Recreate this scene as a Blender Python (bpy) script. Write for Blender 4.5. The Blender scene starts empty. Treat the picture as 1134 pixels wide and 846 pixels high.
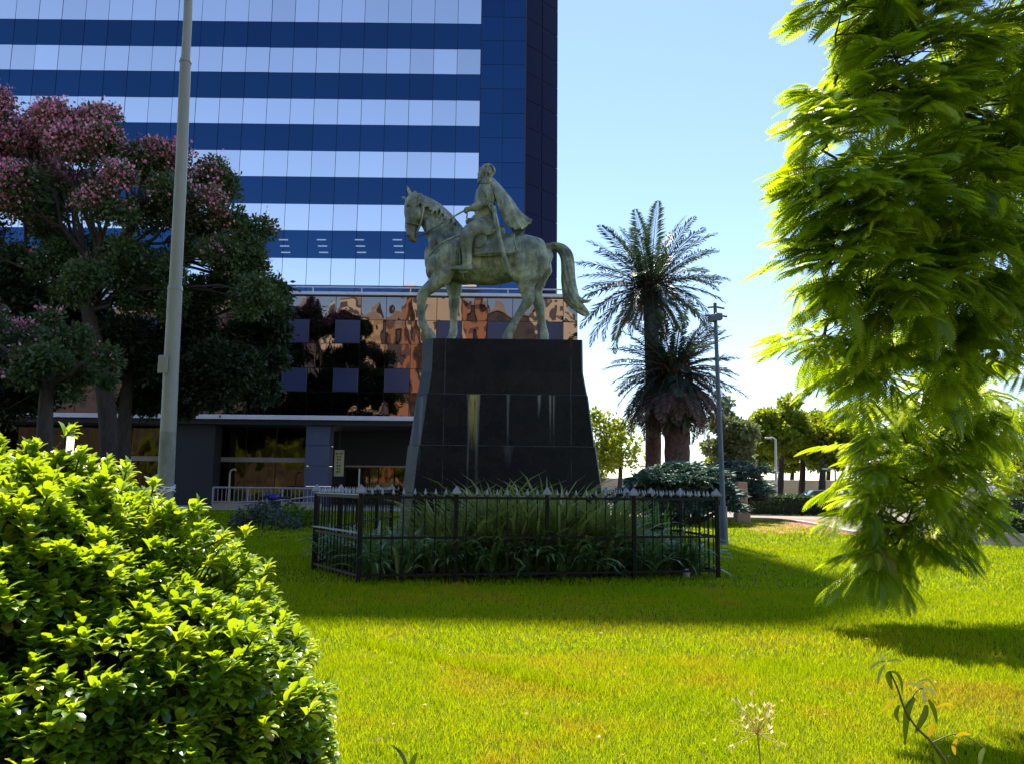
import bpy, math, random
import numpy as np
from mathutils import Vector, Matrix
PI = math.pi
rng = np.random.default_rng(7)
random.seed(7)
S = bpy.context.scene
COL = S.collection

# ------------------------------------------------------------------ camera
F = 850.0; W, H = 1134.0, 846.0
PITCH = math.atan(113.0/F); ROLL = 0.0108; EYE = 1.6
camd = bpy.data.cameras.new('camera'); cam = bpy.data.objects.new('camera', camd); COL.objects.link(cam)
camd.sensor_width = 36.0; camd.lens = F/W*36.0; camd.clip_end = 3000; camd.clip_start = 0.05
MC = Matrix.Rotation(PI/2+PITCH, 3, 'X') @ Matrix.Rotation(ROLL, 3, 'Z')
cam.matrix_world = Matrix.Translation((0, 0, EYE)) @ MC.to_4x4()
S.camera = cam
def ray(px, py):
    return MC @ Vector(((px-W/2)/F, -(py-H/2)/F, -1.0))
def P(px, py, Y):
    d = ray(px, py); t = Y/d.y
    return Vector((d.x*t, Y, EYE+d.z*t))
def G(px, py):
    d = ray(px, py); t = -EYE/d.z
    return Vector((d.x*t, d.y*t, 0))
def GX(px, Y):
    return P(px, 540, Y).x

# ------------------------------------------------------------------ materials
def newmat(name):
    m = bpy.data.materials.new(name); m.use_nodes = True
    nt = m.node_tree; nt.nodes.clear()
    out = nt.nodes.new('ShaderNodeOutputMaterial')
    return m, nt, out
def N(nt, typ, **kw):
    n = nt.nodes.new(typ)
    for k, v in kw.items():
        if k in n.inputs: n.inputs[k].default_value = v
        else: setattr(n, k, v)
    return n
def L(nt, a, b): nt.links.new(a, b)
def rgb(c): return (c[0], c[1], c[2], 1.0)
def ramp(nt, fac, stops):
    r = nt.nodes.new('ShaderNodeValToRGB')
    e = r.color_ramp.elements
    e[0].position, e[0].color = stops[0][0], rgb(stops[0][1])
    e[1].position, e[1].color = stops[-1][0], rgb(stops[-1][1])
    for p, c in stops[1:-1]:
        x = e.new(p); x.color = rgb(c)
    L(nt, fac, r.inputs['Fac'])
    return r.outputs['Color']
def coords(nt, scale=(1, 1, 1), kind='Object'):
    tc = nt.nodes.new('ShaderNodeTexCoord'); mp = nt.nodes.new('ShaderNodeMapping')
    mp.inputs['Scale'].default_value = scale
    L(nt, tc.outputs[kind], mp.inputs['Vector'])
    return mp.outputs['Vector']
def noise(nt, vec, scale, detail=4, rough=0.6):
    n = N(nt, 'ShaderNodeTexNoise', Scale=scale, Detail=detail, Roughness=rough)
    L(nt, vec, n.inputs['Vector']); return n.outputs['Fac']
def mix(nt, fac, a, b):
    m = nt.nodes.new('ShaderNodeMix'); m.data_type = 'RGBA'
    if hasattr(fac, 'is_output') or not isinstance(fac, (int, float)): L(nt, fac, m.inputs[0])
    else: m.inputs[0].default_value = fac
    for s, i in ((a, 6), (b, 7)):
        if isinstance(s, tuple): m.inputs[i].default_value = rgb(s)
        else: L(nt, s, m.inputs[i])
    return m.outputs[2]
def surf(name, c1, c2=None, rough=0.6, metal=0.0, nscale=3.0, stretch=(1, 1, 1), bump=0.0, bscale=None, spec=0.5, lo=0.35, hi=0.65):
    m, nt, out = newmat(name)
    b = N(nt, 'ShaderNodeBsdfPrincipled', Roughness=rough, Metallic=metal)
    b.inputs['Specular IOR Level'].default_value = spec
    v = coords(nt, stretch)
    if c2 is not None:
        L(nt, ramp(nt, noise(nt, v, nscale, 6, 0.65), [(lo, c1), (hi, c2)]), b.inputs['Base Color'])
    else: b.inputs['Base Color'].default_value = rgb(c1)
    if bump:
        bp = N(nt, 'ShaderNodeBump', Strength=bump, Distance=0.05)
        L(nt, noise(nt, coords(nt), bscale or nscale*4, 5), bp.inputs['Height']); L(nt, bp.outputs[0], b.inputs['Normal'])
    L(nt, b.outputs[0], out.inputs[0])
    return m
def leafmat(name, stops, trans=0.4, tcol=None, rough=0.45, spec=0.4, tgain=1.3):
    """colour from the per-vertex attribute var; part of the light passes through the leaf"""
    m, nt, out = newmat(name)
    at = N(nt, 'ShaderNodeAttribute', attribute_name='var')
    col = ramp(nt, at.outputs['Fac'], stops)
    b = N(nt, 'ShaderNodeBsdfPrincipled', Roughness=rough); b.inputs['Specular IOR Level'].default_value = spec
    L(nt, col, b.inputs['Base Color'])
    t = nt.nodes.new('ShaderNodeBsdfTranslucent')
    if tcol is None: tc = mix(nt, 0.25, col, (0.5, 0.5, 0.02))
    else: tc = mix(nt, 0.65, col, tcol)
    L(nt, tc, t.inputs['Color'])
    ms = nt.nodes.new('ShaderNodeMixShader'); ms.inputs[0].default_value = trans
    L(nt, b.outputs[0], ms.inputs[1]); L(nt, t.outputs[0], ms.inputs[2]); L(nt, ms.outputs[0], out.inputs[0])
    return m
def mirror(name, tint, rough=0.02, wave=0.0, wscale=0.5, detail=2):
    m, nt, out = newmat(name)
    b = N(nt, 'ShaderNodeBsdfPrincipled', Roughness=rough, Metallic=1.0)
    at = N(nt, 'ShaderNodeAttribute', attribute_name='var')
    L(nt, ramp(nt, at.outputs['Fac'], [(0, tint), (1, tuple(c*.80 for c in tint))]), b.inputs['Base Color'])
    if wave:
        bp = N(nt, 'ShaderNodeBump', Strength=1.0, Distance=wave)
        L(nt, noise(nt, coords(nt, (1, 1, 0.6)), wscale, detail, 0.45), bp.inputs['Height']); L(nt, bp.outputs[0], b.inputs['Normal'])
    L(nt, b.outputs[0], out.inputs[0])
    return m

# ------------------------------------------------------------------ mesh helpers
def wloc(o):
    v = Vector((0, 0, 0))
    while o is not None: v += o.location; o = o.parent
    return v
def link(name, me, mat, parent):
    o = bpy.data.objects.new(name, me); COL.objects.link(o)
    if mat is not None:
        for m in (mat if isinstance(mat, (list, tuple)) else [mat]): me.materials.append(m)
    if parent is not None: o.parent = parent
    return o
def tag(o, label=None, cat=None, group=None, kind=None):
    if label: o['label'] = label
    if cat: o['category'] = cat
    if group: o['group'] = group
    if kind: o['kind'] = kind
    return o
def thing(name, label, cat, loc, group=None):
    o = bpy.data.objects.new(name, None); COL.objects.link(o); o.location = loc; o.empty_display_size = 0.2
    return tag(o, label, cat, group)
def npmesh(name, V, Fc, mat, parent=None, var=None, smooth=False, base=None, matidx=None):
    """V (n,3) world coordinates, Fc (m,k) faces; one mesh object"""
    V = np.asarray(V, dtype=np.float32); Fc = np.asarray(Fc, dtype=np.int32)
    off = np.array(wloc(parent) if parent is not None else (base if base is not None else (0, 0, 0)), dtype=np.float32)
    V = V - off
    me = bpy.data.meshes.new(name); n, (m, k) = len(V), Fc.shape
    me.vertices.add(n); me.vertices.foreach_set('co', V.ravel())
    me.loops.add(m*k); me.loops.foreach_set('vertex_index', Fc.ravel())
    me.polygons.add(m); me.polygons.foreach_set('loop_start', np.arange(0, m*k, k, dtype=np.int32))
    me.polygons.foreach_set('loop_total', np.full(m, k, dtype=np.int32))
    if smooth: me.polygons.foreach_set('use_smooth', np.ones(m, dtype=bool))
    if matidx is not None: me.polygons.foreach_set('material_index', np.asarray(matidx, dtype=np.int32))
    if var is not None:
        a = me.attributes.new('var', 'FLOAT', 'POINT'); a.data.foreach_set('value', np.asarray(var, dtype=np.float32))
    me.update(calc_edges=True)
    o = link(name, me, mat, parent)
    if base is not None and parent is None: o.location = base
    return o
class MB:
    def __init__(s): s.v = []; s.f = []; s.sm = []; s.weld = False
    def add(s, vs, fs, smooth=False):
        b = len(s.v); s.v += [tuple(v) for v in vs]; s.f += [tuple(i+b for i in f) for f in fs]; s.sm += [smooth]*len(fs)
    def box(s, x0, x1, y0, y1, z0, z1):
        vs = [(x, y, z) for z in (z0, z1) for y in (y0, y1) for x in (x0, x1)]
        s.add(vs, [(0, 2, 3, 1), (4, 5, 7, 6), (0, 1, 5, 4), (2, 6, 7, 3), (0, 4, 6, 2), (1, 3, 7, 5)])
    def bevbox(s, x0, x1, y0, y1, z0, z1, b):
        """box with chamfered top and vertical edges"""
        def ring(x0, x1, y0, y1, z):
            return [(x0+b, y0, z), (x1-b, y0, z), (x1, y0+b, z), (x1, y1-b, z), (x1-b, y1, z), (x0+b, y1, z), (x0, y1-b, z), (x0, y0+b, z)]
        s.loft([ring(x0, x1, y0, y1, z0), ring(x0, x1, y0, y1, z1-b), ring(x0+b*.9, x1-b*.9, y0+b*.9, y1-b*.9, z1)])
    def loft(s, rings, cap=True, smooth=False, closed=True):
        n = len(rings[0]); vs = [p for r in rings for p in r]; fs = []
        for i in range(len(rings)-1):
            for j in range(n if closed else n-1):
                a = i*n+j; b = i*n+(j+1) % n
                fs.append((a, b, b+n, a+n))
        s.add(vs, fs, smooth)
        if cap:
            if smooth and not s.weld:      # caps get vertices of their own so that the side keeps its shading
                s.add(list(rings[0]), [tuple(reversed(range(n)))]); s.add(list(rings[-1]), [tuple(range(n))])
            else:
                b0 = len(s.v)-len(vs)
                s.f += [tuple(b0+j for j in reversed(range(n))), tuple(b0+(len(rings)-1)*n+j for j in range(n))]; s.sm += [False, False]
    def tube(s, pts, rad, n=8, smooth=True, flat=None):
        pts = [Vector(p) for p in pts]
        if not hasattr(rad, '__len__'): rad = [rad]*len(pts)
        rings = []; up = None
        for i, p in enumerate(pts):
            t = (pts[min(i+1, len(pts)-1)]-pts[max(i-1, 0)]).normalized()
            if up is None:
                up = Vector((0, 0, 1)) if abs(t.z) < 0.9 else Vector((1, 0, 0))
            a = t.cross(up)
            if a.length < 1e-4: a = t.cross(Vector((0, 1, 0.3)))
            a.normalize(); b = a.cross(t).normalized(); up = b
            rings.append([p+(a*math.cos(q)+b*math.sin(q))*rad[i] for q in [2*PI*k/n for k in range(n)]])
        s.loft(rings, True, smooth)
    def ball(s, c, r, n=10, sc=(1, 1, 1)):
        c = Vector(c); rings = []
        for i in range(1, n//2):
            a = PI*i/(n//2)
            rings.append([c+Vector((r*sc[0]*math.sin(a)*math.cos(2*PI*k/n), r*sc[1]*math.sin(a)*math.sin(2*PI*k/n), -r*sc[2]*math.cos(a))) for k in range(n)])
        m = len(rings)*n; vs = [p for q in rings for p in q]+[c-Vector((0, 0, r*sc[2])), c+Vector((0, 0, r*sc[2]))]
        fs = [(i*n+j, i*n+(j+1) % n, (i+1)*n+(j+1) % n, (i+1)*n+j) for i in range(len(rings)-1) for j in range(n)]
        fs += [(m, (j+1) % n, j) for j in range(n)]+[(m+1, (len(rings)-1)*n+j, (len(rings)-1)*n+(j+1) % n) for j in range(n)]
        s.add(vs, fs, True)
    def mesh(s, name, off=(0, 0, 0)):
        off = Vector(off); me = bpy.data.meshes.new(name)
        me.from_pydata([tuple(Vector(v)-off) for v in s.v], [], s.f); me.polygons.foreach_set('use_smooth', s.sm); me.update()
        return me
    def build(s, name, mat, parent=None, base=None):
        off = wloc(parent) if parent is not None else (base if base is not None else Vector((0, 0, 0)))
        o = link(name, s.mesh(name, off), mat, parent)
        if base is not None and parent is None: o.location = base
        return o
def struct(name, mb, mat, label=None):
    o = mb.build(name, mat); o['kind'] = 'structure'
    if label: o['label'] = label
    return o
def copy_tree(o, parent=None):
    c = o.copy(); COL.objects.link(c); c.parent = parent
    for ch in o.children: copy_tree(ch, c)
    return c
def frames(dirs, spin=None):
    """(M,3) directions -> (M,3,3) with x along dir"""
    d = dirs/np.linalg.norm(dirs, axis=1, keepdims=True)
    up = np.tile(np.array([0, 0, 1.0]), (len(d), 1)); bad = np.abs(d[:, 2]) > 0.97; up[bad] = (1, 0, 0)
    y = np.cross(up, d); y /= np.linalg.norm(y, axis=1, keepdims=True); z = np.cross(d, y)
    if spin is not None:
        c, s_ = np.cos(spin)[:, None], np.sin(spin)[:, None]
        y, z = y*c+z*s_, -y*s_+z*c
    return np.stack([d, y, z], axis=1)
def inst(T, TF, pos, fr, sc):
    """template verts T (n,3), faces TF (m,k); many copies"""
    V = np.einsum('nj,mjk->mnk', T, fr)*np.asarray(sc)[:, None, None]+pos[:, None, :]
    Fa = TF[None]+(np.arange(len(pos))*len(T))[:, None, None]
    return V.reshape(-1, 3), Fa.reshape(-1, TF.shape[1])
def vnoise(x, y, seed=0):
    def h(i, j): 
        v = np.sin(i*127.1+j*311.7+seed*74.7)*43758.5453
        return v-np.floor(v)
    i, j = np.floor(x), np.floor(y); fx, fy = x-i, y-j
    fx = fx*fx*(3-2*fx); fy = fy*fy*(3-2*fy)
    return (h(i, j)*(1-fx)+h(i+1, j)*fx)*(1-fy)+(h(i, j+1)*(1-fx)+h(i+1, j+1)*fx)*fy

# ------------------------------------------------------------------ light
SUN_AZ, SUN_EL = math.radians(93.5), math.radians(62)
sd = Vector((math.cos(SUN_AZ)*math.cos(SUN_EL), math.sin(SUN_AZ)*math.cos(SUN_EL), math.sin(SUN_EL)))
w = bpy.data.worlds.new('World'); S.world = w; w.use_nodes = True
wn = w.node_tree; bg = wn.nodes['Background']
sky = wn.nodes.new('ShaderNodeTexSky'); sky.sky_type = 'NISHITA'; sky.sun_disc = False
sky.sun_elevation = SUN_EL; sky.sun_rotation = math.radians(90)-SUN_AZ
sky.air_density = 0.9; sky.dust_density = 0.12; sky.ozone_density = 0.75; sky.altitude = 0
wn.links.new(sky.outputs[0], bg.inputs[0]); bg.inputs[1].default_value = 0.098
sl = bpy.data.lights.new('sun', 'SUN'); sl.energy = 5.0; sl.angle = math.radians(0.55); sl.color = (1.0, 0.93, 0.80)
so = bpy.data.objects.new('sun', sl); COL.objects.link(so); so.rotation_euler = sd.to_track_quat('Z', 'Y').to_euler()
so.location = (0, 20, 60)
vs = S.view_settings; vs.view_transform = 'Standard'; vs.look = 'None'; vs.gamma = 1.0; vs.exposure = 1.42
try: vs.use_curve_mapping = False
except Exception: pass
S.cycles.max_bounces = 8; S.cycles.transparent_max_bounces = 8
S.cycles.sample_clamp_indirect = 6.0

# ------------------------------------------------------------------ ground
def poly(name, pts, z, mat):
    m = MB(); m.add([(p[0], p[1], z) for p in pts], [tuple(range(len(pts)))])
    o = m.build(name, mat); o['kind'] = 'structure'; return o
M_ground = surf('ground_soil', (0.16, 0.14, 0.11), (0.24, 0.21, 0.17), 0.9, nscale=0.5)
g = MB(); g.add([(-600, -600, -0.02), (600, -600, -0.02), (600, 1500, -0.02), (-600, 1500, -0.02)], [(0, 1, 2, 3)])
struct('ground', g, M_ground)
# lawn edge: kerb line curving from the stone pillar to the far right
edge = [G(600, 573), G(700, 574), G(823, 575), G(870, 577), G(905, 582), G(940, 590), G(985, 596), G(1040, 600.5), G(1134, 606), G(1230, 612), G(1380, 620)]
def dense(pts, k=6):
    out = []
    for i in range(len(pts)-1):
        p0 = pts[max(i-1, 0)]; p1 = pts[i]; p2 = pts[i+1]; p3 = pts[min(i+2, len(pts)-1)]
        for j in range(k):
            t = j/k
            out.append(0.5*((2*p1)+(p2-p0)*t+(2*p0-5*p1+4*p2-p3)*t*t+(3*p1-p0-3*p2+p3)*t**3))
    out.append(pts[-1]); return out
ed = dense([Vector(p) for p in edge], 5)
lawn_poly = [(-45, -14), (30, -14)]+[(p.x, p.y) for p in reversed(ed)]+[(ed[0].x, 44.5), (-45, 44.5)]
def lawn_mat():
    m, nt, out = newmat('lawn_turf')
    b = N(nt, 'ShaderNodeBsdfPrincipled', Roughness=0.9); b.inputs['Specular IOR Level'].default_value = 0.1
    v = coords(nt)
    c = ramp(nt, noise(nt, v, 1.1, 8, 0.7), [(0.3, (0.045, 0.085, 0.004)), (0.5, (0.09, 0.13, 0.006)), (0.66, (0.19, 0.15, 0.02))])
    L(nt, mix(nt, noise(nt, v, 60, 3), c, (0.05, 0.075, 0.004)), b.inputs['Base Color'])
    bp = N(nt, 'ShaderNodeBump', Strength=0.8, Distance=0.04); L(nt, noise(nt, v, 45, 4), bp.inputs['Height']); L(nt, bp.outputs[0], b.inputs['Normal'])
    L(nt, b.outputs[0], out.inputs[0]); return m
poly('lawn', lawn_poly, 0.0, lawn_mat())
# red brick path beyond the kerb
M_path = surf('red_paving', (0.20, 0.055, 0.04), (0.30, 0.10, 0.07), 0.8, nscale=6)
n_ = []
for i, p in enumerate(ed):
    t = (ed[min(i+1, len(ed)-1)]-ed[max(i-1, 0)]).normalized(); n_.append(Vector((-t.y, t.x, 0)) if t.x > 0 else Vector((t.y, -t.x, 0)))
outer = [ed[i]+n_[i]*3.2 for i in range(len(ed))]
m = MB(); m.add([(p.x, p.y, 0.004) for p in ed]+[(p.x, p.y, 0.004) for p in outer], [(i, i+1, len(ed)+i+1, len(ed)+i) for i in range(len(ed)-1)])
struct('path', m, M_path)
M_kerb = surf('kerb_concrete', (0.42, 0.36, 0.32), (0.55, 0.48, 0.43), 0.8, nscale=5)
m = MB()
m.loft([[(p-q*.09).to_tuple()[:2]+(-.02,), (p+q*.09).to_tuple()[:2]+(-.02,), (p+q*.09).to_tuple()[:2]+(.11,), (p-q*.09).to_tuple()[:2]+(.12,)] for p, q in zip(ed, n_)])
struct('kerb', m, M_kerb)
M_plaza = surf('pale_paving', (0.34, 0.31, 0.28), (0.46, 0.42, 0.38), 0.85, nscale=1.2)
poly('plaza_pavement', [(-50, 44.5), (5, 44.5), (5, 80), (-50, 80)], 0.002, M_plaza)
M_road = surf('road_asphalt', (0.05, 0.05, 0.052), (0.075, 0.073, 0.07), 0.85, nscale=2)
poly('road', [(3, 62), (160, 62), (160, 72), (3, 72)], 0.004, M_road)
poly('street_pavement', [(-120, -60), (120, -60), (120, -16), (-120, -16)], 0.002, M_road)

# ------------------------------------------------------------------ grass blades
M_grass = leafmat('grass_blade', [(0.0, (0.03, 0.13, 0.002)), (0.35, (0.125, 0.25, 0.002)), (0.62, (0.275, 0.375, 0.003)), (0.82, (0.46, 0.36, 0.012)), (1.0, (0.42, 0.18, 0.03))],
                  trans=0.5, tcol=(0.56, 0.64, 0.0), rough=0.6, spec=0.08)
kx = np.array([p.x for p in ed]); ky = np.array([p.y for p in ed])
def grass_zone(y0, y1, dens, hgt, wid):
    xa0, xa1 = -0.72*y1-1, 0.75*y1+1
    n = int((y1-y0)*(xa1-xa0)*dens)
    y = rng.uniform(y0, y1, n); x = rng.uniform(xa0, xa1, n)
    k = (x > -0.72*y-0.6) & (x < 0.72*y+0.8)
    yl = np.interp(x, kx, ky, left=44.0, right=ky[-1])-0.15
    k &= y < yl
    x, y = x[k], y[k]; n = len(x)
    lush = vnoise(x*0.55, y*0.55, 1)*.6+vnoise(x*1.7, y*1.7, 2)*.4
    dry = vnoise(x*.6+9, y*1.1+3, 5)*.55+vnoise(x*2.3, y*2.6, 6)*.45
    h = hgt*rng.uniform(0.55, 1.35, n)*(0.7+0.7*lush)
    a = rng.uniform(0, 2*PI, n); lean = rng.normal(0, 0.55, n)*h
    la = rng.uniform(0, 2*PI, n)
    bx, by = np.cos(a)*wid*.5, np.sin(a)*wid*.5
    tx, ty = np.cos(la)*lean, np.sin(la)*lean
    V = np.empty((n, 3, 3))
    V[:, 0] = np.stack([x-bx, y-by, np.zeros(n)-.005], 1); V[:, 1] = np.stack([x+bx, y+by, np.zeros(n)-.005], 1); V[:, 2] = np.stack([x+tx, y+ty, h], 1)
    var = 0.58+rng.normal(0, 0.13, n)-0.42*(lush-.5)
    fine_ = vnoise(x*7, y*9, 12)
    var += np.where(dry > 0.56, (dry-0.58)*1.6*(.4+1.2*fine_), 0)
    for px_, py_, rx_, ry_, a_ in ((790, 752, 45, 14, .5), (865, 712, 60, 16, .35), (1000, 712, 70, 16, .35), (640, 690, 90, 12, .3), (1090, 775, 60, 20, .4), (430, 700, 40, 10, .3), (920, 800, 60, 20, .3), (560, 800, 70, 22, .25)):
        c_ = G(px_, py_); sx_ = rx_/F*c_.y; sy_ = abs(G(px_, py_-ry_).y-c_.y)
        q_ = ((x-c_.x)/sx_)**2+((y-c_.y)/sy_)**2
        var += .75*a_*np.exp(-q_)*(.3+1.3*fine_)
    var = np.clip(var-np.clip((y-9)*.022, 0, .2), 0, 1)
    return V.reshape(-1, 3), np.repeat(var, 3)
parts = [grass_zone(3.9, 7.5, 5600, 0.042, 0.0072), grass_zone(7.5, 12.5, 2000, 0.046, 0.012), grass_zone(12.5, 22, 420, 0.055, 0.025), grass_zone(22, 44, 90, 0.06, 0.05)]
# a ragged line of taller tufts left by the mower
tx = []
for i in range(2600):
    t = random.random(); p = G(395+t*270, 712+t*58)
    tx.append((p.x+random.gauss(0, .07), p.y+random.gauss(0, .05)))
tx = np.array(tx); n = len(tx); hh = rng.uniform(.05, .115, n); a = rng.uniform(0, 2*PI, n)
V = np.empty((n, 3, 3)); V[:, 0] = np.c_[tx[:, 0]-np.cos(a)*.004, tx[:, 1]-np.sin(a)*.004, np.zeros(n)]; V[:, 1] = np.c_[tx[:, 0]+np.cos(a)*.004, tx[:, 1]+np.sin(a)*.004, np.zeros(n)]
V[:, 2] = np.c_[tx[:, 0]+rng.normal(0, .03, n), tx[:, 1]+rng.normal(0, .03, n), hh]
parts.append((V.reshape(-1, 3), np.repeat(np.clip(rng.normal(.36, .1, n), 0, 1), 3)))
V = np.concatenate([p[0] for p in parts]); va = np.concatenate([p[1] for p in parts])
o = npmesh('grass', V, np.arange(len(V)).reshape(-1, 3), M_grass, var=va); tag(o, 'mown yellow-green grass covering the lawn', kind='stuff')

# ------------------------------------------------------------------ office tower
M_frame = surf('dark_frame', (0.012, 0.014, 0.02), None, 0.4)
M_sky_glass = mirror('pale_mirror_glass', (0.93, 0.90, 0.97), 0.03, 0.0006, 0.8)
M_blue_glass = mirror('blue_spandrel_glass', (0.030, 0.074, 0.168), 0.06, 0.0006, 0.8)
M_dark_glass = mirror('dark_side_glass', (0.016, 0.014, 0.03), 0.03, 0.02, 0.5)
M_podium = mirror('podium_mirror_glass', (0.235, 0.20, 0.185), 0.015, 0.052, 0.40)
M_panel = surf('navy_panel', (0.022, 0.028, 0.085), (0.03, 0.036, 0.10), 0.35, nscale=0.6, spec=0.6)
M_white = surf('white_metal', (0.62, 0.60, 0.66), (0.70, 0.68, 0.74), 0.45, nscale=2)
M_slate = surf('blue_grey_cladding', (0.06, 0.07, 0.13), (0.08, 0.092, 0.16), 0.5, nscale=0.8)
YT = 53.5
zb = [P(530, 318, YT).z, P(530, 27, YT).z]; pitch = (zb[1]-zb[0])/5.0; bh = pitch*0.485
xr = P(530, 200, YT).x; xc = P(581, 200, YT).x; xl = -48.0; TOP = 84.0
tower = thing('office_tower', 'tall office tower with alternating pale and deep blue glass bands above a mirrored podium', 'building', (xl/2, YT, 0))
m = MB()
cx, cy = xc+2.55, YT+2.6
plan = [(xl, YT+.06), (xc-.02, YT+.06), (cx-.05, cy+.03), (cx-.05, YT+26), (xl, YT+26)]
m.loft([[(p[0], p[1], z) for p in plan] for z in (P(530, 340, YT).z-1.0, TOP)])
m.build('wall', M_frame, tower)
PW = 1.74
def panes(name, x0, x1, z0, z1, y, mat, pw, gap=0.05, parent=tower, tilt=0.004, split=1, bulge=0.0):
    """a strip of glass panes, each very slightly out of true as real curtain walling is"""
    k = max(1, round((x1-x0)/pw)); V = []; Fa = []; vv = []
    for i in range(k):
        for r in range(split):
            a, b = x0+(x1-x0)*i/k+gap/2, x0+(x1-x0)*(i+1)/k-gap/2
            c, d = z0+(z1-z0)*r/split+gap/2*(r > 0), z0+(z1-z0)*(r+1)/split-gap/2*(r < split-1)
            e = [random.gauss(0, tilt) for _ in range(3)]
            n = len(V); V += [(a, y+e[0], c), (b, y+e[1], c), (b, y+e[1]+e[2], d), (a, y+e[0]+e[2], d)]; Fa.append((n, n+1, n+2, n+3)); vv += [abs(random.gauss(0, .35))]*4
    return npmesh(name, V, Fa, mat, parent, var=np.clip(vv, 0, 1))
z = zb[0]-pitch
k = 0
while z < TOP-pitch:
    if k >= 1: panes('window_band', xl, xr, z, z+bh, YT-.02, M_sky_glass, PW, 0.034, tilt=0.006)
    panes('spandrel_band', xl, xr, z+bh, z+pitch, YT, M_blue_glass, PW, 0.035, tilt=0.003)
    z += pitch; k += 1
panes('corner_panel', xr+.03, xc, zb[0]-pitch, TOP, YT, M_blue_glass, 1.45, 0.03, tilt=0.003, split=38)
M_lit = bpy.data.materials.new('office_lamp'); M_lit.use_nodes = True
pb_ = M_lit.node_tree.nodes['Principled BSDF']; pb_.inputs['Base Color'].default_value = (.3, .4, .5, 1); pb_.inputs['Emission Color'].default_value = (.55, .75, 1, 1); pb_.inputs['Emission Strength'].default_value = .10
for px in (314, 356, 398, 440):
    for j, py in enumerate((266, 273, 280)):
        q = P(px+j*1.2, py, YT); m = MB(); m.box(q.x-.33, q.x+.33, YT-.008, YT-.002, q.z-.045, q.z+.045); m.build('ceiling_light', M_lit, tower)
# canted dark corner
m = MB(); nz = 36; dv = Vector((cx-xc, cy-YT, 0))
for j in range(nz):
    for i in range(2):
        z0, z1 = 6+(TOP-6)*j/nz+.02, 6+(TOP-6)*(j+1)/nz-.02
        t0, t1 = i/2+.01, (i+1)/2-.01
        p0, p1 = Vector((xc, YT, 0))+dv*t0, Vector((xc, YT, 0))+dv*t1
        e = random.gauss(0, .01)
        m.add([(p0.x, p0.y-.03, z0), (p1.x, p1.y-.03+e, z0), (p1.x, p1.y-.03+e, z1), (p0.x, p0.y-.03, z1)], [(0, 1, 2, 3)])
m.build('canted_corner', M_dark_glass, tower)
m = MB(); m.tube([(xc, YT-.04, 8), (xc, YT-.04, TOP)], .05, 6); m.build('corner_trim', M_frame, tower)
# podium
YP = 51.6
xpr = P(640, 350, YP).x; zt = P(520, 328, YP).z; zm = P(420, 462, YP).z
m = MB(); m.box(xl, xpr-.02, YP+.07, YP+20, zm, zt); m.build('podium_wall', M_frame, tower)
cw = (P(369.5, 400, YP).x-P(313, 400, YP).x)/2; x0 = P(313, 400, YP).x
rows = [P(400, y, YP).z for y in (461, 434.5, 408, 381, 354.5, 329)]
navy = {(0, 3), (2, 3), (0, 1), (2, 1), (6, 3), (8, 3), (10, 3), (4, 1), (6, 1), (8, 1), (-6, 3), (-4, 1), (-10, 1), (-8, 3)}
i0 = int((xl-x0)/cw); V = []; Fa = []
for i in range(i0, 40):
    for r in range(5):
        a, b = x0+cw*i, min(x0+cw*(i+1), xpr)
        if a >= xpr-.05: continue
        if (i, r) in navy:
            mm = MB(); mm.bevbox(a+.03, b-.03, YP-.10, YP+.05, rows[r]+.03, rows[r+1]-.03, .02)
            mm.box(a+.05, b-.05, YP-.115, YP-.102, rows[r+1]-.34, rows[r+1]-.30)
            mm.build('navy_window_panel', M_panel, tower)
            continue
        a += .02; b -= .02; c, d = rows[r]+.018, rows[r+1]-.018; n = len(V)
        e = [random.gauss(0, .006) for _ in range(3)]
        V += [(a, YP+e[0], c), (b, YP+e[1], c), (b, YP+e[1]+e[2], d), (a, YP+e[0]+e[2], d)]; Fa.append((n, n+1, n+2, n+3))
npmesh('podium_glazing', V, Fa, M_podium, tower)
m = MB(); m.box(xl, xpr+.05, YP-.25, YP+.3, zt-.06, zt+.14); m.build('podium_coping', M_white, tower)
zr = P(520, 320.5, YP).z
m = MB(); m.tube([(xl, YP-.1, zr), (xpr, YP-.1, zr)], .055, 6)
for i in range(i0//2, 22):
    xx = P(347, 325, YP).x+i*3.35
    if xl < xx < xpr: m.box(xx-.04, xx+.04, YP-.13, YP-.07, zt+.1, zr)
m.build('terrace_railing', M_white, tower)
# canopy, columns and glazed ground floor
m = MB(); m.bevbox(xl, xpr+.1, YP-1.3, YP+1.0, zm-.30, zm-.02, .03); m.build('canopy', M_white, tower)
M_soffit = surf('dark_soffit', (0.02, 0.02, 0.025), None, 0.7)
m = MB(); m.box(xl, xpr, YP-1.0, YP+14, zm-.62, zm-.305); m.build('soffit', M_soffit, tower)
ca, cb = P(340, 510, YP).x, P(366, 510, YP).x
m = MB()
for i in range(4): m.bevbox(ca, cb, YP-.55, YP+.7, (zm-.62)*i/4+.01, (zm-.62)*(i+1)/4-.015, .02)
m.build('column', M_slate, tower)
for px in (219, -40, -180):
    a = P(px, 510, YP).x
    m = MB(); m.bevbox(a-1.45, a+1.2, YP-.4, YP+.9, 0, zm-.62, .02); m.build('column', M_soffit, tower)
M_lobby = mirror('lobby_glass', (0.13, 0.10, 0.06), 0.04, 0.03, 0.6)
M_beige = surf('beige_band', (0.30, 0.25, 0.20), (0.36, 0.30, 0.25), 0.5, nscale=1)
YG = YP+1.6
M_room = surf('lobby_interior', (0.10, 0.06, 0.02), (0.20, 0.12, 0.03), 0.7, nscale=0.35)
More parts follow.
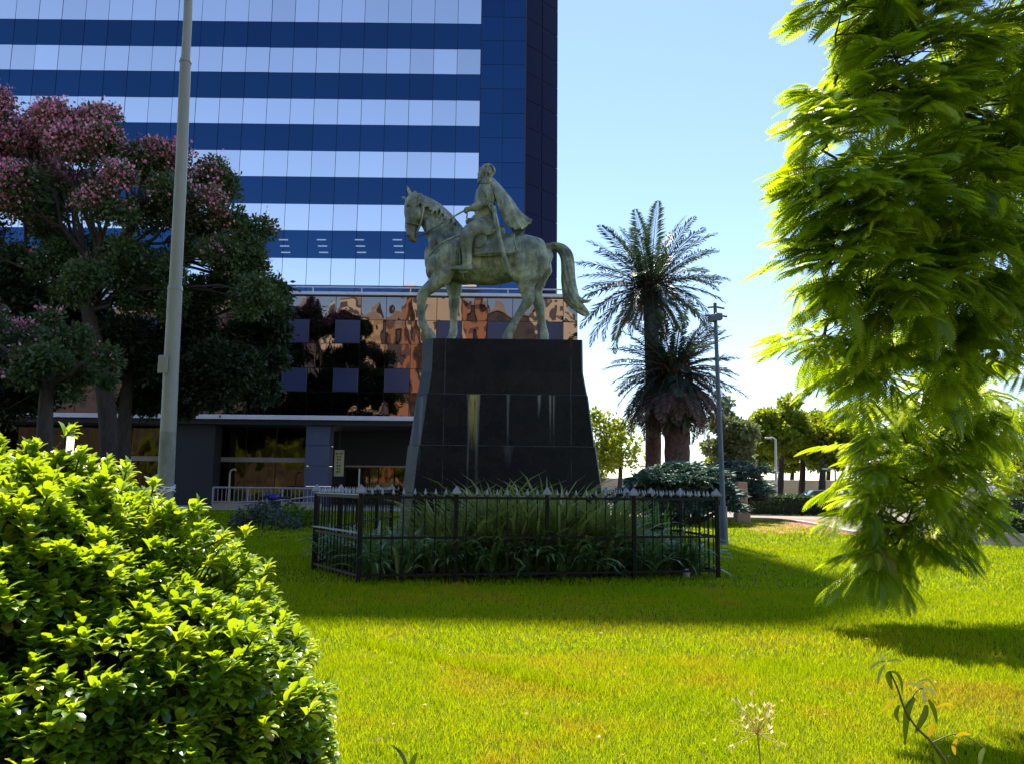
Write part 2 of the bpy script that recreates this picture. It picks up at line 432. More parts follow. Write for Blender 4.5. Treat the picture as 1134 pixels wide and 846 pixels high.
for pa, pb in ((238, 339), (80, 176), (-150, 70)):
    a, b = P(pa, 510, YG).x, P(pb, 510, YG).x
    z1 = zm-.62; zh = P(300, 509, YG).z
    panes('lobby_window', a, b, .35, zh-.17, YG, M_lobby, 2.1, .07, tilt=.01); panes('lobby_window', a, b, zh+.17, z1, YG, M_lobby, 2.1, .07, tilt=.01)
    m = MB(); m.box(a, b, YG-.1, YG+.05, zh-.16, zh+.16); m.build('transom_band', M_beige, tower)
    m = MB(); m.box(a, b, YG+.08, YG+.2, 0, z1); m.build('lobby_back_wall', M_room, tower)
a, b = P(368, 510, YG+4).x, xpr
m = MB(); m.box(a, b, YG+4, YG+4.3, 0, zm-.62); m.build('recess_wall', M_soffit, tower)
a, b = P(384, 510, YG+3.8).x, P(455, 510, YG+3.8).x
panes('entrance_door', a, b, .2, P(400, 517, YG+3.8).z, YG+3.8, M_lobby, 1.1, .08, tilt=.015)
m = MB(); zz = P(400, 517, YG+3.8).z; m.box(a-.1, b, YG+3.7, YG+3.85, zz, zz+.12); m.build('door_head', M_beige, tower)
m = MB(); m.tube([(P(398, 520, YG+2).x, YG+2, 0), (P(398, 520, YG+2).x, YG+2, 2.6)], .06, 8); m.build('door_post', M_white, tower)
# hanging sign
sc_ = P(375.5, 513, YP+.9); zt_, zb_ = P(376, 498, YP+.9).z, P(375, 527, YP+.9).z
sg = thing('vertical_sign', 'narrow cream sign with stacked dark letters beside the slate column', 'sign', (sc_.x, YP+.9, zb_))
M_sign = surf('cream_sign', (0.42, 0.40, 0.17), (0.5, 0.48, 0.24), 0.5, nscale=2); M_ink = surf('dark_lettering', (0.05, 0.04, 0.01), None, 0.6)
m = MB(); m.bevbox(sc_.x-.32, sc_.x+.32, YP+.85, YP+.95, zb_, zt_, .015); m.build('board', M_sign, sg)
hgt = zt_-zb_
for i in range(7):
    zc = zt_-hgt*(.14+.115*i); m = MB(); wd = (.21, .12, .12, .13, .13, .10, .13)[i]
    m.box(sc_.x-wd-.02, sc_.x-wd+.05, YP+.83, YP+.848, zc-.06, zc+.06); m.box(sc_.x-wd+.051, sc_.x+wd-.03, YP+.831, YP+.847, zc-.012+.05*(i % 2), zc+.035)
    if i != 3: m.box(sc_.x+wd-.07, sc_.x+wd, YP+.832, YP+.846, zc-.06, zc+.05)
    m.build('letter', M_ink, sg)
m = MB(); m.tube([(sc_.x, YP+.9, zt_-.01), (sc_.x, YP+.9, zm-.55)], .02, 6); m.build('hanger', M_frame, sg)

# access ramp with railing in front of the lobby
M_rail = surf('galvanised_rail', (0.30, 0.29, 0.36), (0.38, 0.37, 0.45), 0.45, nscale=3, metal=0.2)
YR = 45.5
rx0, rx1 = P(235, 550, YR).x, P(350, 550, YR).x
rp = thing('ramp_railing', 'grey railing along the access ramp in front of the lobby windows', 'railing', (rx0, YR, 0))
m = MB(); m.box(rx0, rx1, YR, YR+1.5, 0, .32); m.build('ramp_slab', M_beige, rp)
m = MB()
for i in range(26):
    xx = rx0+.06+(rx1-rx0-.1)*i/25; m.box(xx-.015, xx+.015, YR+.04, YR+.07, .4, 1.22)
m.build('baluster_panel', M_rail, rp)
m = MB(); m.tube([(rx0, YR+.05, 1.24), (rx1, YR+.05, 1.24-.0)], .05, 8); m.tube([(rx0, YR+.05, .4), (rx1, YR+.05, .4)], .04, 8)
for xx in (rx0, rx0+(rx1-rx0)*.34, rx0+(rx1-rx0)*.67, rx1): m.tube([(xx, YR+.05, .3), (xx, YR+.05, 1.25)], .04, 8)
m.build('handrail', M_rail, rp)
YR2 = 41.0; a, b = P(262, 556, YR2), P(352, 549, YR2)
r2 = thing('sloping_handrail', 'pale sloping handrail rising to the right behind the low bushes', 'railing', (a.x, YR2, 0))
m = MB(); m.tube([a, (a.x*.5+b.x*.5, YR2, a.z+.12), b], .05, 8); m.build('rail', M_rail, r2)
for t in (0.02, .33, .66, .98):
    p = a.lerp(b, t); m = MB(); m.tube([(p.x, YR2, 0), (p.x, YR2, p.z-.04)], .035, 8); m.build('post', M_rail, r2)
# hooked standpipe in front of lobby
hp = G(255, 562); hp.y = 46.2; hp.x = P(253.5, 545, 46.2).x
m = MB(); m.tube([(hp.x, hp.y, 0), (hp.x, hp.y, 2.1), (hp.x+.06, hp.y, 2.25), (hp.x+.25, hp.y, 2.32), (hp.x+.36, hp.y, 2.25)], .05, 8); m.bevbox(hp.x-.16, hp.x+.16, hp.y-.12, hp.y+.12, 0, .25, .02)
o = m.build('hooked_pipe', surf('yellow_pipe', (0.40, 0.36, 0.2), None, .5), base=Vector((hp.x, hp.y, 0))); tag(o, 'pale yellow pipe with hooked top standing behind the ramp railing', 'pipe')

# ------------------------------------------------------------------ buildings across the street (seen in the podium mirror)
def block_mat(name, wall, wall2, win, sx, sz):
    m, nt, out = newmat(name)
    b = N(nt, 'ShaderNodeBsdfPrincipled', Roughness=0.7)
    v = coords(nt)
    sep = nt.nodes.new('ShaderNodeSeparateXYZ'); L(nt, v, sep.inputs[0])
    def band(o_, s, lo, hi):
        a = N(nt, 'ShaderNodeMath', operation='DIVIDE'); a.inputs[1].default_value = s; L(nt, o_, a.inputs[0])
        f = N(nt, 'ShaderNodeMath', operation='FRACT'); L(nt, a.outputs[0], f.inputs[0])
        p = N(nt, 'ShaderNodeMath', operation='GREATER_THAN'); p.inputs[1].default_value = lo; L(nt, f.outputs[0], p.inputs[0])
        q = N(nt, 'ShaderNodeMath', operation='LESS_THAN'); q.inputs[1].default_value = hi; L(nt, f.outputs[0], q.inputs[0])
        r = N(nt, 'ShaderNodeMath', operation='MULTIPLY'); L(nt, p.outputs[0], r.inputs[0]); L(nt, q.outputs[0], r.inputs[1]); return r.outputs[0]
    mm = N(nt, 'ShaderNodeMath', operation='MULTIPLY'); L(nt, band(sep.outputs[0], sx, .3, .75), mm.inputs[0]); L(nt, band(sep.outputs[2], sz, .3, .8), mm.inputs[1])
    L(nt, mix(nt, mm.outputs[0], ramp(nt, noise(nt, v, .3, 5), [(.3, wall), (.7, wall2)]), win), b.inputs['Base Color'])
    L(nt, b.outputs[0], out.inputs[0]); return m
def block(pa, pb, Ym, ptop, mat, label, roofmat):
    """placed by where its mirror image shows in the podium; Ym = distance behind the mirror"""
    a, b = (pa-567)/F*Ym, (pb-567)/F*Ym; y = 2*YP-Ym; h = (536-ptop)/F*Ym+1.6
    t = thing('apartment_block', label, 'building', ((a+b)/2, y, 0))
    m = MB(); m.box(a, b, y-14, y, 0, h); m.build('wall', mat, t)
    m = MB(); m.bevbox(a+.6, b-.6, y-12, y-.8, h+.01, h+.9, .1); m.bevbox((a+b)/2-1.5, (a+b)/2+1.2, y-9, y-4, h+.9, h+3.4, .1); m.build('roof', roofmat, t)
    m = MB(); m.bevbox(a-.2, b+.2, y-.3, y+.25, h-.5, h+.2, .05); m.build('cornice', roofmat, t)
M_roofg = surf('roof_grey', (0.25, 0.2, 0.17), None, .8)
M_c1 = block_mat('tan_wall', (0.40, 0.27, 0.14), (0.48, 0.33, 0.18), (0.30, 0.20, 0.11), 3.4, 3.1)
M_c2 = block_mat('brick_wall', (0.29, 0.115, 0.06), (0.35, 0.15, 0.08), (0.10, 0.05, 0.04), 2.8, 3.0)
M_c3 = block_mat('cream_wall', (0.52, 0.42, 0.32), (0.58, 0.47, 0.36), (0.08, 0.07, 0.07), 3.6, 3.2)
M_c4 = block_mat('wall_shade_in_colour', (0.045, 0.035, 0.035), (0.06, 0.045, 0.045), (0.02, 0.02, 0.025), 3.0, 3.0)  # near-black walls with the shade put into their colour
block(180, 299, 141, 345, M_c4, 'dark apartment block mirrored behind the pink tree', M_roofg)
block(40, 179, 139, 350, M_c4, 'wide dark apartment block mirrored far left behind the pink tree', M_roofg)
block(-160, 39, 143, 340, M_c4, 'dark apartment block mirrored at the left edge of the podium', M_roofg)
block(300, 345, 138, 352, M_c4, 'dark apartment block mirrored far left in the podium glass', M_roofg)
block(362, 392, 150, 338, M_c3, 'narrow cream apartment tower mirrored above the left navy panels', M_roofg)
block(396, 424, 140, 348, M_c1, 'tan apartment block mirrored beside the navy window panels', M_roofg)
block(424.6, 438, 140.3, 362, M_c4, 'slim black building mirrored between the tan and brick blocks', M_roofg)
block(438.5, 458, 141, 318, M_c2, 'orange brick block mirrored left of the horse', M_roofg)
block(458.5, 505, 150, 316, M_c3, 'broad cream block mirrored between the horse front legs', M_roofg)
block(505.5, 527, 143, 312, M_c2, 'red brick block mirrored behind the horse belly', M_roofg)
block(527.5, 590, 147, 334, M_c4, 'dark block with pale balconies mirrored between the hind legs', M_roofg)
block(590.5, 660, 150, 318, M_c3, 'cream block mirrored under the horse tail', M_roofg)

# ------------------------------------------------------------------ foliage tools
LEAF_T = np.array([(0, 0, 0), (.45, -.26, .05), (1, 0, -.06), (.45, .26, .05)]); LEAF_F = np.array([(0, 1, 2, 3)])
def leaf_cloud(centres, radii, counts, size, sq=(1, 1, .8), shell=.45, droop=0.0):
    pos, dirs = [], []
    for c, r, n in zip(centres, radii, counts):
        d = rng.normal(size=(n, 3)); d /= np.linalg.norm(d, axis=1, keepdims=True)
        rr = r*(shell+(1-shell)*rng.random(n)**.6)*np.where(rng.random(n) < .14, rng.uniform(1.05, 1.5, n), 1.0)
        lump = 0.78+0.4*vnoise(d[:, 0]*2.2+c[0], d[:, 2]*2.2+d[:, 1]*1.7+c[2], 3)
        pos.append(np.array(c)+d*(rr*lump)[:, None]*np.array(sq)); dd = d*.7+rng.normal(size=(n, 3))*.8; dd[:, 2] -= droop; dirs.append(dd)
    pos = np.concatenate(pos); dirs = np.concatenate(dirs)
    sc = size*rng.uniform(.6, 1.4, len(pos))
    return inst(LEAF_T, LEAF_F, pos, frames(dirs, rng.uniform(0, 2*PI, len(pos))), sc), pos
def wob(p0, p1, n=5, amp=.08, sag=0.0):
    p0, p1 = Vector(p0), Vector(p1); l = (p1-p0).length; out = []
    for i in range(n+1):
        t = i/n; q = p0.lerp(p1, t); k = math.sin(PI*t)
        out.append(q+Vector((random.gauss(0, amp), random.gauss(0, amp), random.gauss(0, amp)*.6-sag*0))*l*k*.6+Vector((0, 0, sag*l*k)))
    return out
M_bark = surf('bark', (0.03, 0.024, 0.021), (0.065, 0.05, 0.043), .9, nscale=6, stretch=(1, 1, .25), bump=.6)
M_bark2 = surf('pale_bark', (0.12, 0.10, 0.085), (0.2, 0.17, 0.14), .9, nscale=6, stretch=(1, 1, .25), bump=.6)
def tree(name, label, trunk, r0, cl, leaf, mat, per=450, bark=M_bark, group=None, sq=(1, 1, .8), shell=.4, branch=.35, fork=None):
    base = Vector(trunk[0])
    t = thing(name, label, 'tree', base, group)
    tp = dense([Vector(p) for p in trunk], 4); m = MB()
    m.tube(tp, [r0*(1.25 if i == 0 else 1)*(1-.45*i/len(tp)) for i in range(len(tp))], 9)
    tk = m.build('trunk', bark, t)
    for c, r in cl:
        s = tp[int(len(tp)*(fork or .75))] if random.random() < .5 else tp[-1]
        pts = wob(s, c, 5, .09, .06); m = MB(); m.tube(pts, [r0*branch*(1-.8*i/5)+.012 for i in range(6)], 6)
        for q in range(3):
            e = Vector(c)+Vector((random.gauss(0, .5), random.gauss(0, .5), random.gauss(0, .4)))*r
            m.tube(wob(pts[3], e, 3, .1), [r0*branch*.35+.008, r0*branch*.25+.006, r0*branch*.15+.005, .004], 5)
        m.build('limb', bark, t)
    sub = []
    for c, r in cl:
        for q in range(4):
            d = Vector((random.gauss(0, 1), random.gauss(0, 1), random.gauss(0, .8))).normalized()*r*random.uniform(.3, .8); sub.append((tuple(Vector(c)+d), r*random.uniform(.45, .68)))
    k = [max(40, int(per*(r**2))) for c, r in sub]
    (V, Fa), pos = leaf_cloud([c for c, r in sub], [r for c, r in sub], k, leaf, sq, shell)
    va = np.clip(rng.normal(.5, .2, len(pos)), 0, 1)
    npmesh('crown', V, Fa, mat, t, var=np.repeat(va, 4))
    return t, pos
def pxcl(lst, Y, dy=0.0, sc=F):
    out = []
    for x, y, r in lst:
        yy = Y+random.uniform(-dy, dy); out.append((tuple(P(x, y, yy)), r/sc*yy))
    return out

# ------------------------------------------------------------------ floss silk trees at left
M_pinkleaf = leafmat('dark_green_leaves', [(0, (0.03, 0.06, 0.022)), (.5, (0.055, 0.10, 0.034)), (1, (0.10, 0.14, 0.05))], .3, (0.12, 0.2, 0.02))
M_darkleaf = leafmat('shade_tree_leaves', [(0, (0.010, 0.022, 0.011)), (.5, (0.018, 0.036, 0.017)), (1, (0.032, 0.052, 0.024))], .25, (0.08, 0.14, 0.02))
M_pink = leafmat('pink_blossom', [(0, (0.72, 0.14, 0.36)), (.5, (0.88, 0.34, 0.54)), (1, (0.90, 0.60, 0.66))], .35, (0.7, 0.3, 0.35), .6, .2)
def blossoms(t, pos, n, size, zbias, key, crown_c):
    c = np.array(crown_c); d = pos-c
    wgt = d[:, 2]*zbias-d[:, 0]*.10-d[:, 1]*.16+np.linalg.norm(d, axis=1)*.22+rng.normal(0, .55, len(pos))
    keyn = vnoise(pos[:, 0]*1.1, pos[:, 2]*1.1+pos[:, 1]*.5, key); wgt += 2.2*(keyn-.5)
    idx = np.argsort(-wgt)[:n]
    p = np.repeat(pos[idx], 2, axis=0)+rng.normal(0, .10, (len(idx)*2, 3))
    V, Fa = inst(LEAF_T*np.array([1, 1.5, 1]), LEAF_F, p, frames(rng.normal(size=(len(p), 3))+np.array([0, -.3, .6]), rng.uniform(0, 6.3, len(p))), size*rng.uniform(.6, 1.3, len(p)))
    npmesh('blossom', V, Fa, M_pink, t, var=np.repeat(np.clip(rng.normal(.5, .25, len(p)), 0, 1), 4))
YB = 33
cl = pxcl([(62, 140, 30), (30, 150, 34), (0, 135, 36), (100, 140, 30), (85, 175, 34), (185, 215, 34), (300, 320, 24), (262, 300, 30), (105, 160, 34), (70, 195, 40), (150, 182, 34), (195, 185, 34), (235, 205, 30), (250, 235, 26), (120, 215, 42), (170, 230, 40), (215, 250, 36), (60, 245, 42), (110, 275, 40), (275, 262, 28), (290, 290, 30), (245, 290, 34), (180, 290, 36), (15, 215, 44), (10, 165, 40), (-40, 200, 60), (-30, 270, 60), (20, 285, 40), (150, 325, 34), (225, 325, 34), (280, 325, 30), (95, 315, 36), (55, 320, 36), (130, 285, 34), (185, 320, 34), (15, 325, 40), (85, 280, 30)], YB, 2.6)
tr = [P(124, 552, YB), P(120, 470, YB), P(110, 400, YB), P(98, 345, YB), P(105, 300, YB)]; tr[0].z = 0
t1, pos = tree('floss_silk_tree', 'large spreading tree crowned with pink blossom left of the tall pale pole', tr, .42, cl, .19, M_pinkleaf, per=1350, fork=.72, shell=.08, branch=.22)
blossoms(t1, pos, 38000, .14, .36, 11, P(120, 250, YB))
YA = 27
cl = pxcl([(35, 365, 34), (75, 385, 32), (5, 380, 40), (118, 395, 20), (40, 410, 34), (85, 420, 22), (120, 420, 14), (-40, 400, 50), (-60, 340, 50)], YA, 1.4)
tr = [P(52, 560, YA), P(50, 500, YA), P(51, 450, YA), P(56, 400, YA)]; tr[0].z = 0
t2, pos = tree('floss_silk_tree', 'smaller pink flowering tree with low crown at the left edge before the lobby', tr, .33, cl, .18, M_pinkleaf, per=1500, shell=.08)
blossoms(t2, pos, 3000, .14, .5, 4, P(60, 400, YA))
YC = 36
cl = pxcl([(200, 350, 44), (240, 375, 46), (285, 365, 34), (300, 335, 30), (225, 410, 44), (270, 410, 38), (295, 400, 22), (180, 395, 44), (150, 430, 36), (130, 370, 40), (245, 440, 22), (200, 445, 24), (85, 350, 44), (20, 340, 60), (30, 430, 60), (110, 400, 44), (170, 370, 44), (210, 390, 40), (255, 400, 36), (305, 370, 26), (285, 430, 24), (60, 400, 50)], YC, 1.8)
tr = [P(136, 552, YC), P(137, 500, YC), P(140, 440, YC), P(150, 380, YC)]; tr[0].z = 0
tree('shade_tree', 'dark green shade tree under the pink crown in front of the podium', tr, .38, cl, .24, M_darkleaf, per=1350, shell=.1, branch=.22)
# low shrubs before the ramp
M_rosem = leafmat('grey_blue_leaves', [(0, (0.03, 0.05, 0.045)), (1, (0.07, 0.11, 0.10))], .2, (0.1, 0.15, 0.1))
M_bush = leafmat('bright_bush_leaves', [(0, (0.05, 0.11, 0.01)), (1, (0.14, 0.24, 0.02))], .35, (0.25, 0.4, 0.0))
def shrub(name, label, cl, leaf, mat, per, base, group=None, sq=(1, 1, .85), shell=.3):
    k = [max(60, int(per*(r**2))) for c, r in cl]
    t = thing(name, label, 'shrub', base, group)
    (V, Fa), pos = leaf_cloud([c for c, r in cl], [r for c, r in cl], k, leaf, sq, shell)
    keep = V.reshape(-1, 4, 3)[:, :, 2].min(1) > 0; V = V.reshape(-1, 4, 3)[keep].reshape(-1, 3); Fa = np.arange(len(V)).reshape(-1, 4)
    npmesh('foliage', V, Fa, mat, t, var=np.repeat(np.clip(rng.normal(.5, .22, len(V)//4), 0, 1), 4))
    m = MB()
    for c, r in cl: m.tube(wob((base[0]+(c[0]-base[0])*.35, base[1], 0), c, 4, .06), [.03, .025, .02, .012, .006], 5)
    m.build('stems', M_bark, t)
    return t
shrub('blue_grey_bush', 'rounded blue-grey bush on the shaded lawn before the ramp', pxcl([(275, 572, 15), (293, 568, 17), (308, 574, 13), (262, 578, 10), (325, 580, 10)], 26, .4), .10, M_rosem, 2600, G(290, 587))
shrub('leafy_bush', 'bright green leafy bush behind the blue-grey bush by the fence', pxcl([(322, 568, 12), (335, 571, 13), (348, 574, 12)], 27.5, .3), .16, M_bush, 1400, G(335, 585))

# parked motorcycle behind the bushes
mc = P(306, 556, 38.5); mc.z = 0
bk = thing('motorcycle', 'parked blue motorcycle behind the low bushes near the ramp', 'motorcycle', mc)
M_bike = surf('blue_paint', (0.03, 0.03, 0.30), None, .25); M_blackm = surf('black_rubber', (0.015, 0.015, 0.017), None, .6)
def wheel(cx, cy, cz, R, r, parent, name='wheel'):
    m = MB(); m.tube([(cx+R*math.cos(a), cy, cz+R*math.sin(a)) for a in [2*PI*i/20 for i in range(21)]], r, 6)
    for i in range(5): a = 2*PI*i/5; m.tube([(cx, cy, cz), (cx+R*math.cos(a), cy, cz+R*math.sin(a))], .015, 4)
    return m.build(name, M_blackm, parent)
wheel(mc.x-.68, mc.y, .31, .27, .05, bk); wheel(mc.x+.68, mc.y, .31, .27, .05, bk)
m = MB(); m.ball((mc.x-.12, mc.y, .86), .24, 10, (1.3, .6, .75)); m.ball((mc.x-.5, mc.y, .95), .16, 8, (.9, .8, 1)); m.build('fuel_tank', M_bike, bk)
m = MB(); m.bevbox(mc.x+.05, mc.x+.72, mc.y-.12, mc.y+.12, .76, .88, .03); m.build('seat', M_blackm, bk)
m = MB(); m.tube([(mc.x-.68, mc.y, .31), (mc.x-.45, mc.y, 1.02)], .035, 6); m.tube([(mc.x+.68, mc.y, .31), (mc.x+.1, mc.y, .45), (mc.x-.4, mc.y, .8)], .035, 6); m.bevbox(mc.x-.25, mc.x+.2, mc.y-.13, mc.y+.13, .3, .66, .04); m.build('frame', M_blackm, bk)
m = MB(); m.tube([(mc.x-.38, mc.y-.35, 1.1), (mc.x-.47, mc.y, 1.05), (mc.x-.38, mc.y+.35, 1.1)], .018, 6); m.build('handlebar', M_blackm, bk)

# ------------------------------------------------------------------ tall pale pole at left
YL = 11.2
pts_ = [(181.5, 575), (184.5, 510), (189, 420), (194, 320)], [(194, 320), (197, 260), (201, 180), (205.5, 67)], [(205.5, 67), (208, 20), (210, -60), (213, -200)]
M_pole = surf('weathered_grey_paint', (0.205, 0.21, 0.215), (0.27, 0.275, 0.28), .55, nscale=1.5, stretch=(3, 3, .6), lo=.3, hi=.7)
M_pole2 = surf('repainted_grey', (0.13, 0.14, 0.145), (0.22, 0.23, 0.235), .6, nscale=4, stretch=(2, 2, 1))
pb = P(180, 575, YL); pb.z = 0
pl = thing('lamp_pole', 'tall pale tapering pole rising behind the big glossy shrub', 'pole', pb)
def tube_px(l, Y): return [P(x, y, Y) for x, y in l]
a = tube_px(pts_[0], YL)
m = MB(); m.tube([pb, P(183, 545, YL), P(186.3, 478, YL)], [.120, .114, .111], 16); m.build('base_section', M_pole2, pl)
m = MB(); m.tube([P(186.3, 478.2, YL), P(189, 420, YL), P(194, 320, YL)], [.110, .107, .102], 16); m.tube([P(193.9, 322, YL), P(194.1, 317, YL)], [.110, .100], 16); m.build('lower_section', M_pole, pl)
m = MB(); m.tube(tube_px(pts_[1], YL), [.090, .088, .085, .081], 16); m.tube([P(205.4, 70, YL), P(205.6, 66, YL)], [.092, .08], 16); m.build('middle_section', M_pole, pl)
m = MB(); m.tube(tube_px(pts_[2], YL), [.068, .066, .063, .056], 14); tp_ = P(213, -200, YL); m.tube([tp_, tp_+Vector((.1, -.1, .15)), tp_+Vector((.8, -.4, .25))], [.05, .045, .04], 8); m.bevbox(tp_.x+.6, tp_.x+1.3, tp_.y-.55, tp_.y-.25, tp_.z+.18, tp_.z+.34, .04); m.build('upper_section', M_pole, pl)
hpx = P(186.5, 405, YL); m = MB(); m.bevbox(hpx.x-.09, hpx.x+.05, YL-.15, YL-.118, hpx.z-.13, hpx.z+.13, .01); m.build('inspection_cover', M_pole, pl)
m = MB()
for i in range(3):
    q = P(183.5, 538+i*3, YL); m.tube([q+Vector((.124*math.cos(u), .124*math.sin(u), .02*math.sin(u*2+i))) for u in [2*PI*j/16 for j in range(17)]], .012, 5)
q = P(176, 548, YL-.1); m.tube([P(183, 540, YL-.13), P(178, 545, YL-.16), q], [.02, .016, .008], 5); m.build('tied_cord', M_white, pl)

# ------------------------------------------------------------------ pedestal
def pedestal_mat():
    m, nt, out = newmat('polished_black_granite')
    b = N(nt, 'ShaderNodeBsdfPrincipled', Roughness=0.22); b.inputs['Specular IOR Level'].default_value = 0.22
    v = coords(nt); sep = nt.nodes.new('ShaderNodeSeparateXYZ'); L(nt, v, sep.inputs[0]); X, Z = sep.outputs[0], sep.outputs[2]
    base = ramp(nt, noise(nt, v, .9, 6, .7), [(.3, (0.004, 0.007, 0.016)), (.55, (0.008, 0.011, 0.019)), (.75, (0.020, 0.022, 0.018))])
    def math_(op, a, b_, clamp=False):
        n = N(nt, 'ShaderNodeMath', operation=op); n.use_clamp = clamp
        for s, i in ((a, 0), (b_, 1)):
            if isinstance(s, (int, float)): n.inputs[i].default_value = s
            else: L(nt, s, n.inputs[i])
        return n.outputs[0]
    nz = noise(nt, coords(nt, (26, 26, .55)), 1.0, 5, .75); nw = noise(nt, coords(nt, (1, 1, 1.2)), 1.5, 3)
    def streak(xc, half, z0, z1, strength, wobble=.05):
        xo = math_('ADD', X, math_('MULTIPLY', math_('SUBTRACT', nw, .5), wobble))
        dx = math_('ABSOLUTE', math_('SUBTRACT', xo, xc), 0)
        t = math_('DIVIDE', math_('SUBTRACT', Z, z0), z1-z0, True)     # 0 at bottom, 1 at the joint
        wx = math_('SUBTRACT', 1.0, math_('DIVIDE', dx, math_('MULTIPLY', half, math_('ADD', .45, math_('MULTIPLY', t, .75)))), True)
        below = math_('LESS_THAN', Z, z1)
        f = math_('MULTIPLY', math_('MULTIPLY', math_('POWER', wx, .5), math_('POWER', t, .6)), below)
        f = math_('MULTIPLY', f, math_('MULTIPLY', math_('SUBTRACT', nz, .36), 4.0, True))
        return math_('MULTIPLY', f, strength, True)
    col = base
    for xc, half, z0, z1, st, cc in STREAKS:
        col = mix(nt, streak(xc, half, z0, z1, st), col, cc)
    L(nt, col, b.inputs['Base Color'])
    L(nt, ramp(nt, noise(nt, v, 2.5, 5), [(.3, (.16,)*3), (.75, (.42,)*3)]), b.inputs['Roughness'])
    bp = N(nt, 'ShaderNodeBump', Strength=.25, Distance=.02); L(nt, noise(nt, v, .8, 3), bp.inputs['Height']); L(nt, bp.outputs[0], b.inputs['Normal'])
    L(nt, b.outputs[0], out.inputs[0]); return m
ZS = 16.7                      # plane of the horse
ztop = P(540, 381.5, ZS).z
YF = 16.05
ctr = P(558.5, 500, YF).x
levels = [(380, 477, 640), (412, 476.5, 640.5), (437, 474, 645), (437.6, 473.2, 645.8), (465, 471, 649), (493.5, 468, 653), (494.2, 467, 654), (520, 465.3, 657.5), (546, 463.6, 661), (585, 461, 666.5), (621, 458, 671)]
pbase = Vector((ctr, YF+.75, 0))
sxp = lambda px: (px-558.5)/F*YF
zj1 = P(560, 437, YF).z; zj2 = P(560, 494, YF).z
STREAKS = [(sxp(523.5), .115, zj2-.1, zj1, 1.6, (0.42, 0.34, 0.10)), (sxp(528), .05, zj2-1.1, zj1, .8, (0.32, 0.32, 0.26)), (sxp(518.5), .03, zj2-1.3, zj1, .7, (0.3, 0.3, 0.3)),
           (sxp(562), .03, zj2-.2, zj1, .8, (0.25, 0.28, 0.32)), (sxp(596.5), .04, zj1-.5, zj1, .8, (0.3, 0.33, 0.36)), (sxp(609), .025, zj2, zj1, .8, (0.33, 0.33, 0.33)), (sxp(613), .025, zj2-.1, zj1, .8, (0.33, 0.30, 0.28)),
           (sxp(563), .10, zj2-.45, zj2, .5, (0.16, 0.19, 0.22)), (sxp(455), .06, zj2-.2, zj1-.05, .8, (0.2, 0.25, 0.27)), (sxp(465), .05, zj2-.6, zj1-.05, .6, (0.2, 0.23, 0.3)),
           (sxp(632), .012, zj2-1.5, zj1+.8, .6, (0.14, 0.16, 0.19)), (sxp(491), .012, zj2-1.0, zj1+.9, .35, (0.10, 0.12, 0.16))]
def octa(xl_, xr_, yf, yb, z, c):
    return [(xl_, yf+c, z), (xl_+c, yf, z), (xr_-c, yf, z), (xr_, yf+c, z), (xr_, yb-c, z), (xr_-c, yb, z), (xl_+c, yb, z), (xl_, yb-c, z)]
rings = []
for i, (py, l, r) in enumerate(levels):
    z = ztop if i == 0 else (0.0 if i == len(levels)-1 else P(560, py, YF).z)
    fl = (r-l-163)/2/F*YF*.6
    rings.append(octa(sxp(l)+ctr-.26-fl*.35, sxp(r)+ctr+.10+fl*.05, YF-fl*.55, YF+1.5+fl, z, .26 if True else 0))
# narrow chamfer on the right front edge
for q, (py, l, r) in zip(rings, levels):
    q[2] = (q[3][0]-.03, q[2][1], q[2][2]); q[3] = (q[3][0], q[2][1]+.05, q[3][2])
ped = thing('granite_pedestal', 'tall flared black granite pedestal with ochre and white streaks below the rider', 'pedestal', pbase)
m = MB(); m.loft(list(reversed(rings)))
M_granite = pedestal_mat(); m.build('stone_body', M_granite, ped)
M_joint = surf('pale_joint_line', (0.085, 0.095, 0.115), (0.012, 0.013, 0.018), .5, nscale=2.5, lo=.4, hi=.6)
def at_level(z):
    for a, b in zip(rings[:-1], rings[1:]):
        if b[0][2] <= z <= a[0][2]:
            t = (z-b[0][2])/max(1e-6, a[0][2]-b[0][2]); return [tuple(b[k][j]*(1-t)+a[k][j]*t for j in range(3)) for k in range(8)]
for zz in (zj1, zj2, P(560, 546, YF).z):
    r_ = at_level(zz+.004); m = MB(); m.tube([Vector(r_[0])+Vector((-.002, 0, 0)), r_[1], r_[2], r_[3], r_[4]], .007, 5); m.build('joint', M_joint, ped)
for px in (491, 632):
    pts = []
    for zz in np.linspace(.3, ztop-.01, 9): pts.append((ctr+sxp(px), at_level(zz)[1][1]+.003, zz))
    m = MB(); m.tube(pts, .006, 5); m.build('joint', M_joint, ped)
M_brick = surf('exposed_brick', (0.28, 0.10, 0.05), (0.42, 0.22, 0.13), .85, nscale=9, bump=.5)
r_ = at_level(.9); xr_ = at_level(.5)[3][0]; m = MB()
for j in range(6):
    o_ = .03*(j % 2); zz = .18+j*.125; xx = at_level(zz)[3][0]
    m.bevbox(xx-.24-o_, xx+.012, at_level(zz)[2][1]-.03, at_level(zz)[2][1]+.4, zz, zz+.115, .012)
m.build('exposed_brick_corner', M_brick, ped)

